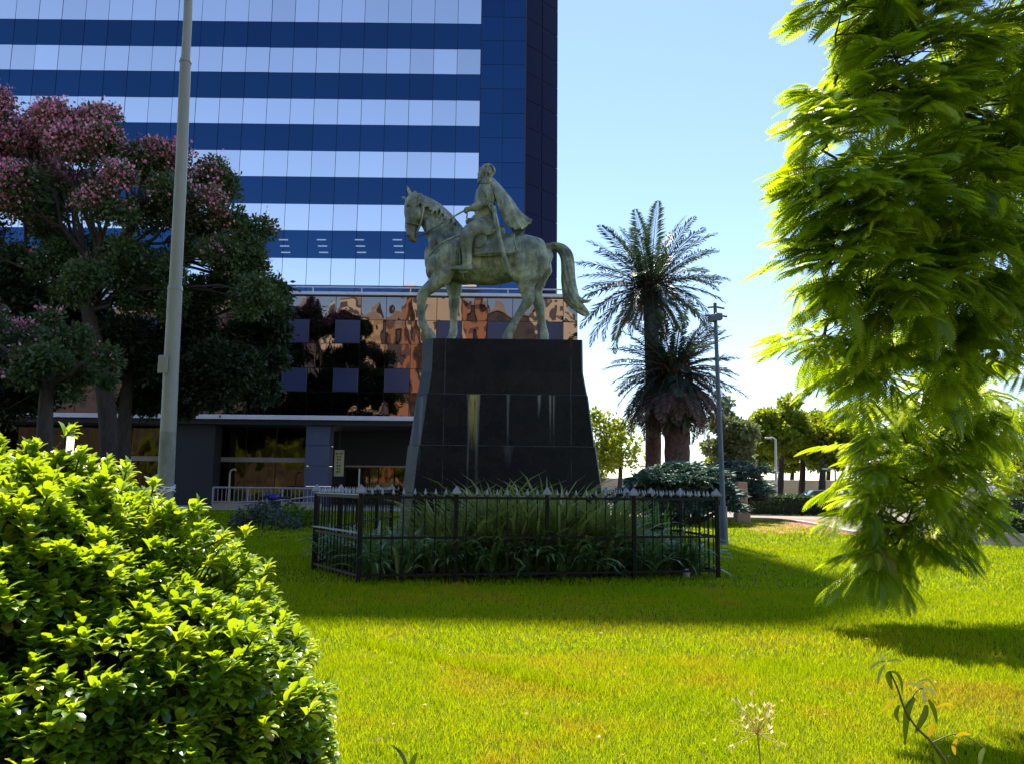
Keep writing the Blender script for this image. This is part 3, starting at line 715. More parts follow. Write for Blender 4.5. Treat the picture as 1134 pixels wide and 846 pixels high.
# ------------------------------------------------------------------ equestrian statue
def bronze():
    m, nt, out = newmat('weathered_bronze')
    b = N(nt, 'ShaderNodeBsdfPrincipled', Roughness=0.5, Metallic=0.25)
    v = coords(nt)
    c = ramp(nt, noise(nt, v, 2.2, 8, .7), [(.30, (0.045, 0.054, 0.045)), (.44, (0.15, 0.178, 0.145)), (.56, (0.32, 0.355, 0.265)), (.70, (0.56, 0.575, 0.44))])
    st = ramp(nt, noise(nt, coords(nt, (5, 5, .8)), 1.6, 5, .7), [(.50, (0, 0, 0)), (.64, (.7,)*3)])
    c2 = mix(nt, st, c, (0.07, 0.09, 0.065)); c3 = mix(nt, ramp(nt, noise(nt, v, .9, 4), [(.5, (0, 0, 0)), (.75, (.7,)*3)]), c2, (0.13, 0.125, 0.055))
    L(nt, c3, b.inputs['Base Color'])
    bp = N(nt, 'ShaderNodeBump', Strength=.8, Distance=.03); L(nt, noise(nt, v, 6, 6, .65), bp.inputs['Height']); L(nt, bp.outputs[0], b.inputs['Normal'])
    L(nt, b.outputs[0], out.inputs[0]); return m
M_bronze = bronze()
KPX = ZS/F*1.02
def Q(px, py, d=0.0):
    p = P(px, py, ZS); return Vector((p.x, ZS+d, p.z))
def limb(m, pts, n=16):
    """pts (px, py, depth, radius px, depth radius / in-plane radius): a closed elliptical loft with rounded ends"""
    c = [Q(a[0], a[1], a[2]) for a in pts]; R = [a[3]*KPX for a in pts]; K = [a[4] for a in pts]
    cc, rr, kk = [], [], []
    for i in range(len(c)-1):
        for j in range(4):
            t = j/4; s = t*t*(3-2*t)
            p0, p3 = c[max(i-1, 0)], c[min(i+2, len(c)-1)]
            cc.append(0.5*((2*c[i])+(c[i+1]-p0)*t+(2*p0-5*c[i]+4*c[i+1]-p3)*t*t+(3*c[i]-p0-3*c[i+1]+p3)*t**3)); rr.append(R[i]*(1-s)+R[i+1]*s); kk.append(K[i]*(1-s)+K[i+1]*s)
    cc.append(c[-1]); rr.append(R[-1]); kk.append(K[-1])
    t0 = (cc[1]-cc[0]).normalized(); t1 = (cc[-1]-cc[-2]).normalized()
    for f, g_ in ((.45, .85), (.8, .55)):
        cc.insert(0, c[0]-t0*R[0]*f); rr.insert(0, R[0]*g_); kk.insert(0, K[0]); cc.append(c[-1]+t1*R[-1]*f); rr.append(R[-1]*g_); kk.append(K[-1])
    rings = []
    for i, p in enumerate(cc):
        t = (cc[min(i+1, len(cc)-1)]-cc[max(i-1, 0)]).normalized()
        yd = Vector((0, 1, 0)); yd = (yd-t*yd.dot(t)).normalized(); nn = t.cross(yd).normalized()
        rings.append([p+(nn*math.cos(q)+yd*kk[i]*math.sin(q))*rr[i] for q in [2*PI*k/n for k in range(n)]])
    m.weld = True; m.loft(rings, True, True); m.weld = False
def blob(m, px, py, d, rx, rz, ry):
    m.ball(Q(px, py, d), 1.0, 12, (rx*KPX, ry, rz*KPX))
def fuse(m, name, parent, voxel, smooth, mat=M_bronze):
    me0 = m.mesh('tmp'); o0 = bpy.data.objects.new('tmp', me0); COL.objects.link(o0)
    rm = o0.modifiers.new('r', 'REMESH'); rm.mode = 'VOXEL'; rm.voxel_size = voxel; rm.use_smooth_shade = True
    if smooth:
        sm = o0.modifiers.new('s', 'SMOOTH'); sm.factor = .5; sm.iterations = smooth
    dg = bpy.context.evaluated_depsgraph_get(); me = bpy.data.meshes.new_from_object(o0.evaluated_get(dg)); bpy.data.objects.remove(o0)
    off = wloc(parent); me.transform(Matrix.Translation(-off)); me.name = name
    me.polygons.foreach_set('use_smooth', np.ones(len(me.polygons), dtype=bool))
    me.materials.clear()
    return link(name, me, mat, parent)
st = thing('equestrian_statue', 'green bronze statue of a caped rider on a walking horse atop the black pedestal', 'statue', Vector((ctr, ZS, ztop)))
m = MB()
limb(m, [(486, 286, 0, 19, .95), (500, 286, 0, 27, .82), (518, 287, 0, 29, .80), (540, 290, 0, 27.5, .86), (560, 288, 0, 26.5, .88), (578, 284, 0, 24.5, .98), (593, 284, 0, 21, 1.0), (600, 286, 0, 14, 1.2)])
limb(m, [(500, 272, 0, 22, .72), (490, 258, 0, 19.5, .58), (481, 245, 0, 16, .52), (473, 233, 0, 13, .52), (466, 226, 0, 10, .6)])          # neck
limb(m, [(464, 222, -.02, 8.5, .75), (458.5, 226, -.03, 10.5, .78), (459, 238, -.05, 11.5, .66), (457, 250, -.07, 8, .72), (456.5, 259, -.085, 6.4, .85), (457, 265, -.09, 5.2, .95)])   # head
blob(m, 464, 240, -.17, 7.5, 8.5, .075); blob(m, 464, 240, .10, 7.5, 8.5, .075)       # cheeks
blob(m, 453.5, 231, -.2, 3.2, 2.0, .05); blob(m, 452, 231, .13, 3, 2, .05)              # brows
blob(m, 452.5, 262.5, -.17, 2.2, 2.4, .045); blob(m, 452.5, 262.5, 0, 2.2, 2.4, .045)  # nostrils
blob(m, 459, 268, -.09, 4.2, 2.8, .075)                                                  # chin
limb(m, [(456, 219, -.14, 2.4, .8), (453.2, 213, -.15, 2.2, .6), (451.2, 208.5, -.16, .7, .6)], 8); limb(m, [(451, 220.5, .10, 2.3, .8), (446.5, 217.5, .11, 2.0, .6), (442.8, 215.3, .12, .6, .6)], 8)
# muscle masses
blob(m, 487, 297, -.27, 14, 17, .20); blob(m, 487, 297, .27, 14, 17, .20)               # shoulders
blob(m, 482, 300, 0, 11, 13, .34)                                                          # breast
blob(m, 588, 287, -.27, 19, 22, .22); blob(m, 590, 287, .27, 19, 22, .22)               # rump
blob(m, 573, 308, -.30, 9, 10, .14); blob(m, 515, 262, 0, 12, 8, .2)                      # stifle, withers
# legs
limb(m, [(489, 296, -.25, 15, .62), (491, 309, -.29, 11.5, .75), (483, 318.5, -.30, 8.2, .85), (472.5, 327, -.30, 6.6, .9), (469.3, 332, -.30, 6.2, .9), (468.3, 342, -.30, 4.9, .9), (468.6, 355, -.30, 4.1, .9), (470.3, 363, -.30, 4.9, .95), (474, 369, -.30, 4.2, 1)])
limb(m, [(474.5, 369.5, -.30, 4.3, 1), (477.5, 374, -.30, 5.3, 1), (479.5, 377.5, -.30, 5.4, 1)], 12)
limb(m, [(500, 300, .24, 13, .6), (502, 317, .25, 9, .8), (502.3, 328, .25, 6.4, .9), (502.3, 335, .25, 6.6, .95), (501.6, 344, .25, 4.8, .9), (501.4, 357, .25, 4.2, .9), (501, 366, .25, 5, .95), (499.5, 371, .25, 4.4, 1)])
limb(m, [(499.5, 371, .25, 4.6, 1), (498, 375, .25, 5.8, 1), (497.5, 378.5, .25, 6.2, 1)], 12)
limb(m, [(590, 294, -.27, 19, .5), (584, 309, -.30, 14, .6), (582.5, 321, -.30, 9.5, .72), (584.5, 331, -.30, 7.0, .8), (583.8, 338, -.30, 6.4, .85), (578.5, 346, -.30, 4.8, .85), (571, 358, -.30, 4.2, .9), (566, 367, -.30, 5.0, .95), (563.5, 372, -.30, 4.4, 1)])
limb(m, [(563.5, 372, -.30, 4.6, 1), (562.3, 375.5, -.30, 5.8, 1), (561.5, 378.5, -.30, 6.2, 1)], 12)
blob(m, 588.5, 336.5, -.30, 3.2, 4, .06)
limb(m, [(595, 294, .26, 18, .5), (592, 310, .28, 13, .6), (592.5, 322, .28, 9, .72), (597, 332, .28, 6.8, .8), (598.3, 338.5, .28, 6.3, .85), (599.3, 347, .28, 4.8, .85), (601.8, 359, .28, 4.2, .9), (603.4, 368, .28, 5, .95), (603.6, 373, .28, 4.4, 1)])
limb(m, [(603.6, 373, .28, 4.6, 1), (604, 376, .28, 5.8, 1), (604.3, 379, .28, 6.2, 1)], 12)
blob(m, 602, 336.5, .28, 3.2, 4, .06)
for s in (-1, 1):                                                                         # hollows and folds of muscle
    limb(m, [(497, 276, s*.40, 4, .5), (492, 288, s*.44, 6, .5), (488, 300, s*.42, 5, .5)]); limb(m, [(504, 290, s*.42, 6, .5), (500, 303, s*.40, 7, .5), (497, 311, s*.36, 5, .5)])
    limb(m, [(577, 272, s*.36, 7, .5), (575, 290, s*.44, 7, .5), (576, 305, s*.42, 6, .5)]); limb(m, [(597, 278, s*.34, 7, .5), (599, 294, s*.38, 8, .5), (594, 310, s*.36, 6, .6)])
    limb(m, [(484, 262, s*.24, 4, .6), (490, 272, s*.32, 5, .6), (494, 282, s*.38, 4, .6)]); limb(m, [(474, 248, s*.18, 3.2, .6), (477, 262, s*.24, 3.6, .6), (480, 276, s*.28, 4, .6)])
horse = fuse(m, 'horse', st, .024, 3)
# mane
m = MB()
for i in range(16):
    t = i/15; bx, by = 463+t*52, 216+t*42-14*math.sin(PI*t)*.55
    limb(m, [(bx, by+1, .02, 2.6, 1.6), (bx+2.5, by+6, -.12-.03*math.sin(i*2), 2.7, .8), (bx+1.5+1.5*math.sin(i), by+13+3*math.sin(i*1.7), -.20-.02*(i % 3), 1.6, .6), (bx-.5+2*math.sin(i*2.3), by+18+4*math.sin(i*1.3), -.21, .7, .6)], 8)
for i in range(4): limb(m, [(460-i*1.2, 214.5+i*.8, -.06+.03*i, 2, 1.2), (455-i, 221+i, -.12+.06*i, 1.8, .7), (453-i*.5, 228+i, -.14+.07*i, .7, .6)], 8)
fuse(m, 'mane', horse, .02, 1)
m = MB()
TC = [(603, 276, 7), (611, 273, 6.2), (620, 274.5, 6.6), (627, 283, 7.2), (629, 297, 7.6), (629.5, 312, 8), (632, 327, 8.6), (637, 337, 8), (645, 343, 5), (651, 347, 2)]
limb(m, [(x, y, 0, r*.68, .8) for x, y, r in TC])
for s in range(11):
    a = 2*PI*s/11; limb(m, [(x+.82*r*math.cos(a+i*.30)*.95, y+.2*r*math.sin(a), .85*r*KPX*math.sin(a+i*.30), max(.7, r*.26), .9) for i, (x, y, r) in enumerate(TC)], 8)
limb(m, [(632, 322, -.1, 3.5, .8), (641, 333, -.12, 3, .8), (649, 335.5, -.12, 2.2, .8), (655.5, 333, -.1, .6, .8)], 8)
limb(m, [(630, 325, .0, 4, .8), (636, 340, -.05, 3.4, .8), (644, 348, -.05, 2.4, .8), (652, 350.5, 0, .6, .8)], 8)
fuse(m, 'tail', horse, .017, 1)
def strap(name, pts, r, parent, flat=False):
    m = MB(); pp = dense([Q(*p) for p in pts], 4); m.tube(pp, r, 7); return m.build(name, M_bronze, parent)
strap('bridle_strap', [(470, 222, -.17), (470.5, 236, -.24), (467, 252, -.22), (462, 262, -.18)], .022, horse)
strap('bridle_strap', [(450, 249, -.12), (456, 251, -.21), (463, 252.5, -.2), (467, 252, -.15)], .02, horse)
strap('rein', [(463, 265, -.19), (474, 262.5, -.3), (490, 254, -.36), (505, 246, -.38), (519, 238, -.36)], .020, horse)
strap('breast_strap', [(474, 294, -.22), (477.5, 288, -.36), (490, 278, -.47), (503, 271.5, -.5), (515, 268, -.48)], .024, horse)
strap('girth_strap', [(512, 270, -.5), (511, 285, -.525), (511.5, 300, -.47), (514, 313, -.3)], .026, horse)
# saddle cloth and saddle
def sheet(name, grid, thick, parent, sub=2, mat=M_bronze):
    rws = len(grid); cl_ = len(grid[0]); m = MB()
    m.add([p for r in grid for p in r], [(i*cl_+j, i*cl_+j+1, (i+1)*cl_+j+1, (i+1)*cl_+j) for i in range(rws-1) for j in range(cl_-1)], True)
    me0 = m.mesh('tmp'); o0 = bpy.data.objects.new('tmp', me0); COL.objects.link(o0)
    if sub: q = o0.modifiers.new('u', 'SUBSURF'); q.levels = q.render_levels = sub
    q = o0.modifiers.new('t', 'SOLIDIFY'); q.thickness = thick; q.offset = 0
    dg = bpy.context.evaluated_depsgraph_get(); me = bpy.data.meshes.new_from_object(o0.evaluated_get(dg)); bpy.data.objects.remove(o0)
    me.transform(Matrix.Translation(-wloc(parent))); me.name = name; me.polygons.foreach_set('use_smooth', np.ones(len(me.polygons), dtype=bool)); me.materials.clear()
    return link(name, me, mat, parent)
def cloth_col(px, ytop, ybot, s=1):
    return [Q(px, ytop-1, 0), Q(px, ytop+1.5, s*.26), Q(px+.3, ytop+8, s*.43), Q(px+.6, ytop*.5+ybot*.5, s*.52), Q(px+1, ybot, s*.545)]
sad = None
for s in (-1, 1):
    g_ = [cloth_col(x, yt, yb, s) for x, yt, yb in ((524, 261.5, 293), (535, 263, 292.5), (548, 263, 291.5), (560, 262, 291), (570, 260.5, 290.5))]
    q = sheet('saddle_cloth', g_, .035, st, 2)
    if s == -1: sad = q
for k_, dd in ((0, 0), (1, .0)): pass
strap('cloth_border', [(524.8, 290.3, -.572), (548.5, 289, -.578), (570.5, 287.7, -.575), (569.8, 276, -.54), (569, 266.5, -.42)], .012, sad)
m = MB()
limb(m, [(520, 259, 0, 5, 4.2), (530, 263, 0, 4.5, 5.0), (541, 264, 0, 4.5, 5.2), (551, 260, 0, 5, 4.6), (556, 256, 0, 4, 4)])
for s in (-1, 1):
    limb(m, [(531, 266, s*.42, 9, .25), (533, 274, s*.52, 8, .2), (530, 281, s*.55, 5, .2)]); limb(m, [(549, 261, s*.3, 6, .5), (554, 262, s*.38, 4, .5)])
fuse(m, 'saddle', st, .028, 3)
# rider
m = MB()
limb(m, [(541, 254, 0, 13, 1.35), (538, 243, 0, 11.5, 1.3), (536.5, 230, 0, 12, 1.45), (537, 218, 0, 11.2, 1.75), (538.5, 209, 0, 8.5, 2.0), (539, 205, 0, 5.5, 1.6)])
limb(m, [(540, 206, 0, 5.2, 1), (538.8, 199, 0, 5.0, 1)])
limb(m, [(540.2, 197, 0, 5.6, .85), (539.0, 191, 0, 8.2, .82), (539.2, 188, 0, 7.2, .82)])
blob(m, 541.5, 189.5, 0, 7.4, 7.2, .125); blob(m, 533.5, 195, 0, 4.6, 6.2, .085)
limb(m, [(531.6, 190, 0, 1.2, 1), (529.8, 194, 0, 1.5, 1)], 8)                              # nose
blob(m, 531.6, 188.2, -.05, 1.6, 1.2, .05); blob(m, 531.6, 188.2, .05, 1.6, 1.2, .05)     # brows
blob(m, 531.5, 201.5, 0, 3.4, 3.4, .075); blob(m, 530.2, 197.4, 0, 1.8, 1.0, .06)          # beard, moustache
blob(m, 541.6, 193.5, -.135, 1.6, 2.4, .025); blob(m, 541.6, 193.5, .135, 1.6, 2.4, .025)  # ears
for s in (-1, 1):
    dd = s*.36
    blob(m, 540, 209, dd*1.05, 6.4, 4.2, .15)
    if s < 0: limb(m, [(540.5, 210, dd*1.02, 6, .95), (543.5, 221, dd*1.18, 5.6, .95), (544.8, 230, dd*1.18, 5.0, .95), (536, 233.5, dd*1.12, 4.4, .95), (527, 236.5, dd*1.05, 3.6, .95), (521.5, 238, dd*1.0, 2.8, 1)])
    else: limb(m, [(540.5, 210, dd*1.02, 6, .95), (541, 221, dd*1.2, 5.6, .95), (540, 230, dd*1.2, 5.0, .95), (532, 233, dd*1.05, 4.4, .95), (526, 237, dd*.9, 3.6, .95), (522, 239.5, dd*.75, 2.8, 1)])
    hx, hy, hd = (519, 238.6, dd) if s < 0 else (519.5, 240.5, dd*.75)
    limb(m, [(522, hy-.3, hd, 2.7, 1.1), (518.5, hy, hd, 3.0, 1.1)], 10)
    for f in range(4):
        oy = (f-1.5)*.035; limb(m, [(518.2, hy-.6, hd+oy, 1.0, 1), (515.6, hy+.6, hd+oy, .95, 1), (516, hy+3.0, hd+oy, .9, 1), (518.3, hy+3.2, hd+oy, .75, 1)], 7)
    limb(m, [(520.5, hy-1.8, hd-.04*s, 1.0, 1), (517.2, hy-2.4, hd-.02*s, .9, 1), (515.6, hy-1.2, hd, .75, 1)], 7)
    limb(m, [(545, 249, s*.30, 7, .5), (540, 258, s*.44, 7.5, .32), (541, 265, s*.50, 6, .22)]); limb(m, [(533, 250, s*.28, 6, .5), (530, 258, s*.42, 6, .4)])
    limb(m, [(528.5, 236, dd*(1.06 if s < 0 else .95), 4.6, .95), (525.5, 237, dd*(1.04 if s < 0 else .9), 4.7, .95)], 12)
    limb(m, [(531, 212, s*.10, 2.2, .7), (528.5, 224, s*.14, 2.2, .7), (528, 236, s*.08, 1.6, .7)], 8)
    # leg: thigh, knee, boot, foot
    limb(m, [(541, 254, s*.22, 12, .8), (533, 258.5, s*.40, 10.5, .7), (523.5, 264, s*.53, 8.6, .7), (518.5, 270, s*.57, 7.6, .72), (518.2, 280, s*.58, 7.0, .75), (518.8, 290, s*.58, 5.8, .8), (519.2, 299, s*.57, 4.8, .85), (518.5, 303, s*.57, 5.0, .85)])
    limb(m, [(522.5, 304.5, s*.57, 4.2, .8), (515, 305.2, s*.58, 3.6, .9), (508, 305.8, s*.59, 3.1, 1.1), (503, 306.2, s*.60, 2.2, 1.1)], 12)
    limb(m, [(518.6, 272.5, s*.57, 8.2, .75), (518.4, 276, s*.575, 8.2, .75)], 12)
    limb(m, [(519, 296, s*.575, 5.9, .82), (519, 297.5, s*.575, 5.9, .82)], 12)
rider = fuse(m, 'rider', st, .019, 2)
m = MB()
for i in range(15):
    a = -.70+2.35*i/14
    for sd_ in (-.10, -.05, 0, .05, .10):
        k = 1-.9*abs(sd_)*2
        limb(m, [(541+7.0*k*math.sin(a-.25), 190-7.6*k*math.cos(a-.25), sd_, .7, 1.8), (541.4+6.9*k*math.sin(a+.1), 190.4-7.0*k*math.cos(a+.1), sd_*1.1, .8, 1.8)], 7)
for sd_ in (-.135, .135): limb(m, [(541, 186.5, sd_*.9, 1.5, .8), (539.5, 192, sd_*1.02, 1.3, .8), (537.5, 199, sd_*.9, 1.2, .8), (533.5, 203, sd_*.6, 1.6, .9)], 7)
fuse(m, 'hair', rider, .016, 1)
for s in (-1, 1):
    m = MB(); blob(m, 540, 206.8, s*.40, 6.2, 1.7, .12)
    for i in range(9):
        u = -1+2*i/8; limb(m, [(540+u*6, 207.5, s*(.40+.10*(1-u*u)), .75, 1), (540+u*6.4, 212.5, s*(.42+.10*(1-u*u)), .7, 1)], 6)
    m.build('epaulette', M_bronze, rider)
cols = [[(541, 206, -.40), (547, 219, -.54), (552, 238, -.56), (557, 250, -.52), (562, 259.5, -.48)],
        [(545, 204.5, -.33), (554, 217, -.52), (561, 235, -.50), (566, 249, -.44), (571, 258.5, -.36)],
        [(547.5, 203.5, -.2), (558, 217, -.32), (567.5, 232, -.42), (573, 246, -.30), (577.5, 256.5, -.26)],
        [(548.5, 203, -.05), (560, 217, -.16), (570, 231.5, -.22), (577.5, 242.5, -.18), (584, 248.5, -.12)],
        [(548.5, 203, .1), (561, 217.5, .05), (571.5, 232.5, .02), (579, 240.5, 0), (587, 243.5, .04)],
        [(547, 204, .25), (559, 218, .28), (568, 233, .26), (576, 243, .25), (583, 246, .25)],
        [(543, 206, .38), (553, 220, .50), (560, 237, .50), (566, 250, .46), (572, 257, .42)]]
fine = []
for i in range(19):
    t = i/18*(len(cols)-1); a = min(int(t), len(cols)-2); f = t-a; row = []
    for j in range(5):
        p = [cols[a][j][k]*(1-f)+cols[a+1][j][k]*f for k in range(3)]; k = (j/4)**.8
        p[0] += 2.0*math.sin(i*1.9)*k; p[1] += -1.4*math.sin(i*1.9)*k; p[2] += .05*math.cos(i*1.9+.6)*k; row.append(tuple(p))
    e = row[-1]; q = row[-2]; row.append((e[0]+2.2, e[1]+.6+1.2*math.sin(i*1.9), e[2])) ; fine.append(row)
sheet('cape', [[Q(*p) for p in c] for c in fine], .05, rider, 2)
m = MB(); pp = dense([Q(*p) for p in ((547, 240, -.60), (549.5, 252, -.64), (552.5, 268, -.69), (557, 288, -.70), (561.5, 303, -.68), (565.5, 315, -.66))], 4); m.tube(pp, [.05]*(len(pp)-4)+[.05, .045, .04, .02], 10)
m.tube(dense([Q(*p) for p in ((547.2, 242, -.6), (546, 238.5, -.63), (544, 237, -.62), (543, 239.5, -.6), (545, 242.5, -.58))], 3), .022, 8); blob(m, 547, 241.5, -.6, 3.2, 1.3, .07)
m.build('sword', M_bronze, rider)
strap('belt', [(527, 246.5, -.17), (532, 247.5, -.30), (540, 248.5, -.33), (548, 248, -.26)], .035, rider)
strap('stirrup', [(512.5, 303, -.55), (510.5, 309, -.58), (515, 310, -.59), (519, 309, -.58), (517.5, 303, -.57)], .025, rider)
strap('cord', [(518, 241.5, -.37), (518.3, 245, -.38), (517.6, 248.5, -.38)], .018, rider)

# ------------------------------------------------------------------ iron fence
M_iron = surf('black_iron', (0.005, 0.005, 0.006), (0.010, 0.010, 0.011), .5, nscale=8, spec=.25)
M_tip = surf('silver_tip_and_rail_light', (0.22, 0.22, 0.25), (0.32, 0.32, 0.36), .45, nscale=10)
B = Vector((P(400.5, 540, 12.6).x, 12.6, 0)); C_ = Vector((P(793, 540, 13.85).x, 13.85, 0)); A = Vector((P(351, 540, 14.4).x, 14.4, 0)); D = C_+Vector((-.2, .98, 0)).normalized()*6.2; E = Vector((P(434, 540, 20.4).x, 20.4, 0))
fence = thing('iron_fence', 'black iron fence with silver spear tips around the statue bed', 'fence', B)
FH = 1.40
def spear(m, p, z0, h, r):
    m.loft([[(p.x+r*math.cos(a)*k, p.y+r*math.sin(a)*k, z0+h*t) for a in (0, PI/2, PI, 3*PI/2)] for t, k in ((0, .35), (.12, .5), (.3, 1.0), (.62, .55), (1, .05))])
def fence_run(p, q, panels):
    for k in range(panels):
        a, b = p.lerp(q, k/panels), p.lerp(q, (k+1)/panels); d = (b-a); nb = max(3, round(d.length/.172)); d.normalize(); nrm = Vector((-d.y, d.x, 0))
        m = MB(); tips = []
        for z0, hw in ((FH-.03, .022), (.72, .02), (.13, .02)):
            m.add([a+nrm*s*.022+Vector((0, 0, z0+z)) for s in (-1, 1) for z in (-hw, hw)]+[b+nrm*s*.022+Vector((0, 0, z0+z)) for s in (-1, 1) for z in (-hw, hw)],
                  [(0, 1, 3, 2), (4, 6, 7, 5), (0, 4, 5, 1), (2, 3, 7, 6), (1, 5, 7, 3), (0, 2, 6, 4)])
        for i in range(1, nb):
            c = a.lerp(b, i/nb); c = c+Vector((random.gauss(0, .003), 0, 0)); r = .0095
            m.box(c.x-r, c.x+r, c.y-r, c.y+r, .06, FH+.02)
            tp1 = MB(); spear(tp1, c, FH+.0, .125, .026); tips.append(tp1)
            m.ball(c+Vector((0, 0, .745)), .018, 6)
        pn = m.build('fence_panel', M_iron, fence); [q.build('spear_tip', M_tip, pn) for q in tips]
def fence_post(p, top=True, r=.036):
    m = MB(); m.bevbox(p.x-r, p.x+r, p.y-r, p.y+r, 0, FH+.03, .008); o = m.build('post', M_iron, fence)
    m = MB(); m.loft([[(p.x+k*sx, p.y+k*sy, FH+.028+z) for sx, sy in ((-1, -1), (1, -1), (1, 1), (-1, 1))] for z, k in ((0, .075), (.02, .08), (.14, .006))]); m.build('finial', M_tip, o)
fence_run(A, B, 1); fence_run(B, C_, 4); fence_run(C_, D, 4); fence_run(D, E, 4); fence_run(E, A, 4)
for p, q, n in ((A, B, 1), (B, C_, 4), (C_, D, 4), (D, E, 4), (E, A, 4)):
    for k in range(n): fence_post(p.lerp(q, k/n))
# silver strips painting skylight onto the rail tops of the short left side
for zz, hw in ((FH+.0, .05), (.79, .035)):
    d = (B-A).normalized(); nrm = Vector((-d.y, d.x, 0)); m = MB()
    m.add([p+nrm*s*.05+Vector((0, 0, zz+z)) for p in (A, B) for s in (-1, 1) for z in (0, .02)], [(0, 1, 3, 2), (4, 6, 7, 5), (0, 4, 5, 1), (2, 3, 7, 6), (1, 5, 7, 3), (0, 2, 6, 4)])
    m.build('rail_skylight_strip', M_tip, fence)
m = MB(); q0 = C_+Vector((-.55, .05, 0)); m.ball(q0+Vector((0, 0, .09)), .075, 10, (1, 1, .9)); m.tube([q0, q0+Vector((0, 0, .06))], .06, 8)
o = m.build('ground_lamp', M_white, base=q0); tag(o, 'small white ground lamp at the right front corner of the fence', 'lamp')
# planted soil bed
M_soil = surf('bed_soil', (0.035, 0.026, 0.018), (0.07, 0.05, 0.035), .95, nscale=7, bump=.6)
m = MB(); bed = [B, C_, D, E, A]; cen = sum(bed, Vector())/5
m.add([tuple((p+(cen-p)*.02)[:2])+(.006,) for p in bed], [(0, 1, 2, 3, 4)]); struct('planting_bed', m, M_soil)

# ------------------------------------------------------------------ plants inside the fence
M_strap = leafmat('strap_leaves', [(0, (0.05, 0.12, 0.04)), (.5, (0.13, 0.24, 0.085)), (.85, (0.30, 0.40, 0.20)), (1, (0.46, 0.40, 0.2))], .35, (0.18, 0.32, 0.04), .28, 1.0)
M_reed = leafmat('grassy_leaves', [(0, (0.08, 0.12, 0.025)), (.5, (0.20, 0.26, 0.06)), (.85, (0.42, 0.44, 0.17)), (1, (0.58, 0.5, 0.25))], .4, (0.3, 0.36, 0.05), .3, .9)
M_agave = leafmat('silvery_leaves', [(0, (0.07, 0.12, 0.10)), (1, (0.20, 0.28, 0.23))], .2, (0.15, 0.25, 0.12), .4, .5)
M_ginger = leafmat('fresh_green_leaves', [(0, (0.05, 0.16, 0.02)), (1, (0.13, 0.30, 0.04))], .4, (0.22, 0.42, 0.02), .4, .5)
def blade_plant(name, label, cat, group, n, length, width, mat, up, seg=6, spread=.18, fall=1.0, vb=.5):
    V = []; Fa = []; va = []
    for i in range(n):
        a = rng.uniform(0, 2*PI); l = length*rng.uniform(.6, 1.15); e = np.clip(rng.normal(up, .22), .25, 1.5); r0 = rng.uniform(0, spread)
        p = np.array([math.cos(a)*r0, math.sin(a)*r0, 0.0]); h = np.array([math.cos(a), math.sin(a), 0]); side = np.array([-math.sin(a), math.cos(a), 0]); w_ = width*rng.uniform(.7, 1.25)
        tw = rng.normal(0, .3); side = side*math.cos(tw)+np.array([0, 0, 1])*math.sin(tw); b0 = len(V); v_ = np.clip(rng.normal(vb, .22), 0, 1)
        for s in range(seg+1):
            t = s/seg; ang = e-fall*1.9*t**1.6; ww = w_*(0.55+.9*t if t < .4 else .92*(1-((t-.4)/.6)**2)+.02)*.5
            V += [p-side*ww, p+side*ww]; va += [v_, v_]
            p = p+(h*math.cos(ang)+np.array([0, 0, 1])*math.sin(ang))*l/seg
            p[2] = max(p[2], .01)
        for s in range(seg): q = b0+2*s; Fa.append((q, q+1, q+3, q+2))
    o = npmesh(name, np.array(V), np.array(Fa), mat, var=va, smooth=True)
    return tag(o, label, cat, group)
def inside(p):
    for i in range(5):
        a, b = bed[i], bed[(i+1) % 5]
        if (b.x-a.x)*(p[1]-a.y)-(b.y-a.y)*(p[0]-a.x) < .22*(b-a).length: return False
    return True
protos = {
    'reed': [blade_plant('grassy_clump', 'tall olive grassy clump with arching blades inside the fence before the pedestal', 'plant', 'tall grassy clumps inside the fence', 80, 1.75, .052, M_reed, 1.27, fall=.75, spread=.22, vb=.5) for _ in range(3)],
    'strap': [blade_plant('strap_leaf_plant', 'dark green strap-leaved plant inside the fence at the foot of the bed', 'plant', 'strap-leaved plants inside the fence', 40, 1.2, .082, M_strap, 1.15, fall=.95, spread=.15, vb=.5) for _ in range(3)],
    'agave': [blade_plant('silvery_plant', 'silvery green broad-leaved plant spilling through the fence corner', 'plant', 'silvery plants at the fence corners', 34, .62, .075, M_agave, .85, fall=1.0, spread=.1, vb=.5) for _ in range(2)]}
used = set()
def put(kind, x, y, s):
    src = random.choice(protos[kind])
    if src.name in used: o = src.copy(); COL.objects.link(o)
    else: o = src; used.add(src.name)
    o.location = (x, y, 0.0); o.rotation_euler = (0, 0, random.uniform(0, 6.28)); o.scale = (s, s, s*random.uniform(.9, 1.1)); return o
def bedpt(t, off, sgn=1):
    p = B.lerp(C_, t); d = (C_-B).normalized(); return p+Vector((-d.y, d.x, 0))*off
for i in range(30):
    t = (i+.5)/30+random.gauss(0, .01); c = bedpt(np.clip(t, .03, .97), random.uniform(.35, .75))
    put('strap', c.x, c.y, random.uniform(.7, 1.0))
for i in range(38):
    t = random.choice((random.uniform(.2, .85), random.uniform(.35, .75))); c = bedpt(t, random.uniform(.7, 2.0)); put('reed', c.x, c.y, random.uniform(.75, 1.15))
for i in range(9):
    c = bedpt(random.uniform(.66, .92), random.uniform(.9, 3.2)); put('strap', c.x, c.y, random.uniform(.7, 1.0))
for i in range(8):
    c = bedpt(random.uniform(-.1, .12), random.uniform(.8, 2.2))
    if inside(c): put('strap', c.x, c.y, random.uniform(.8, 1.05))
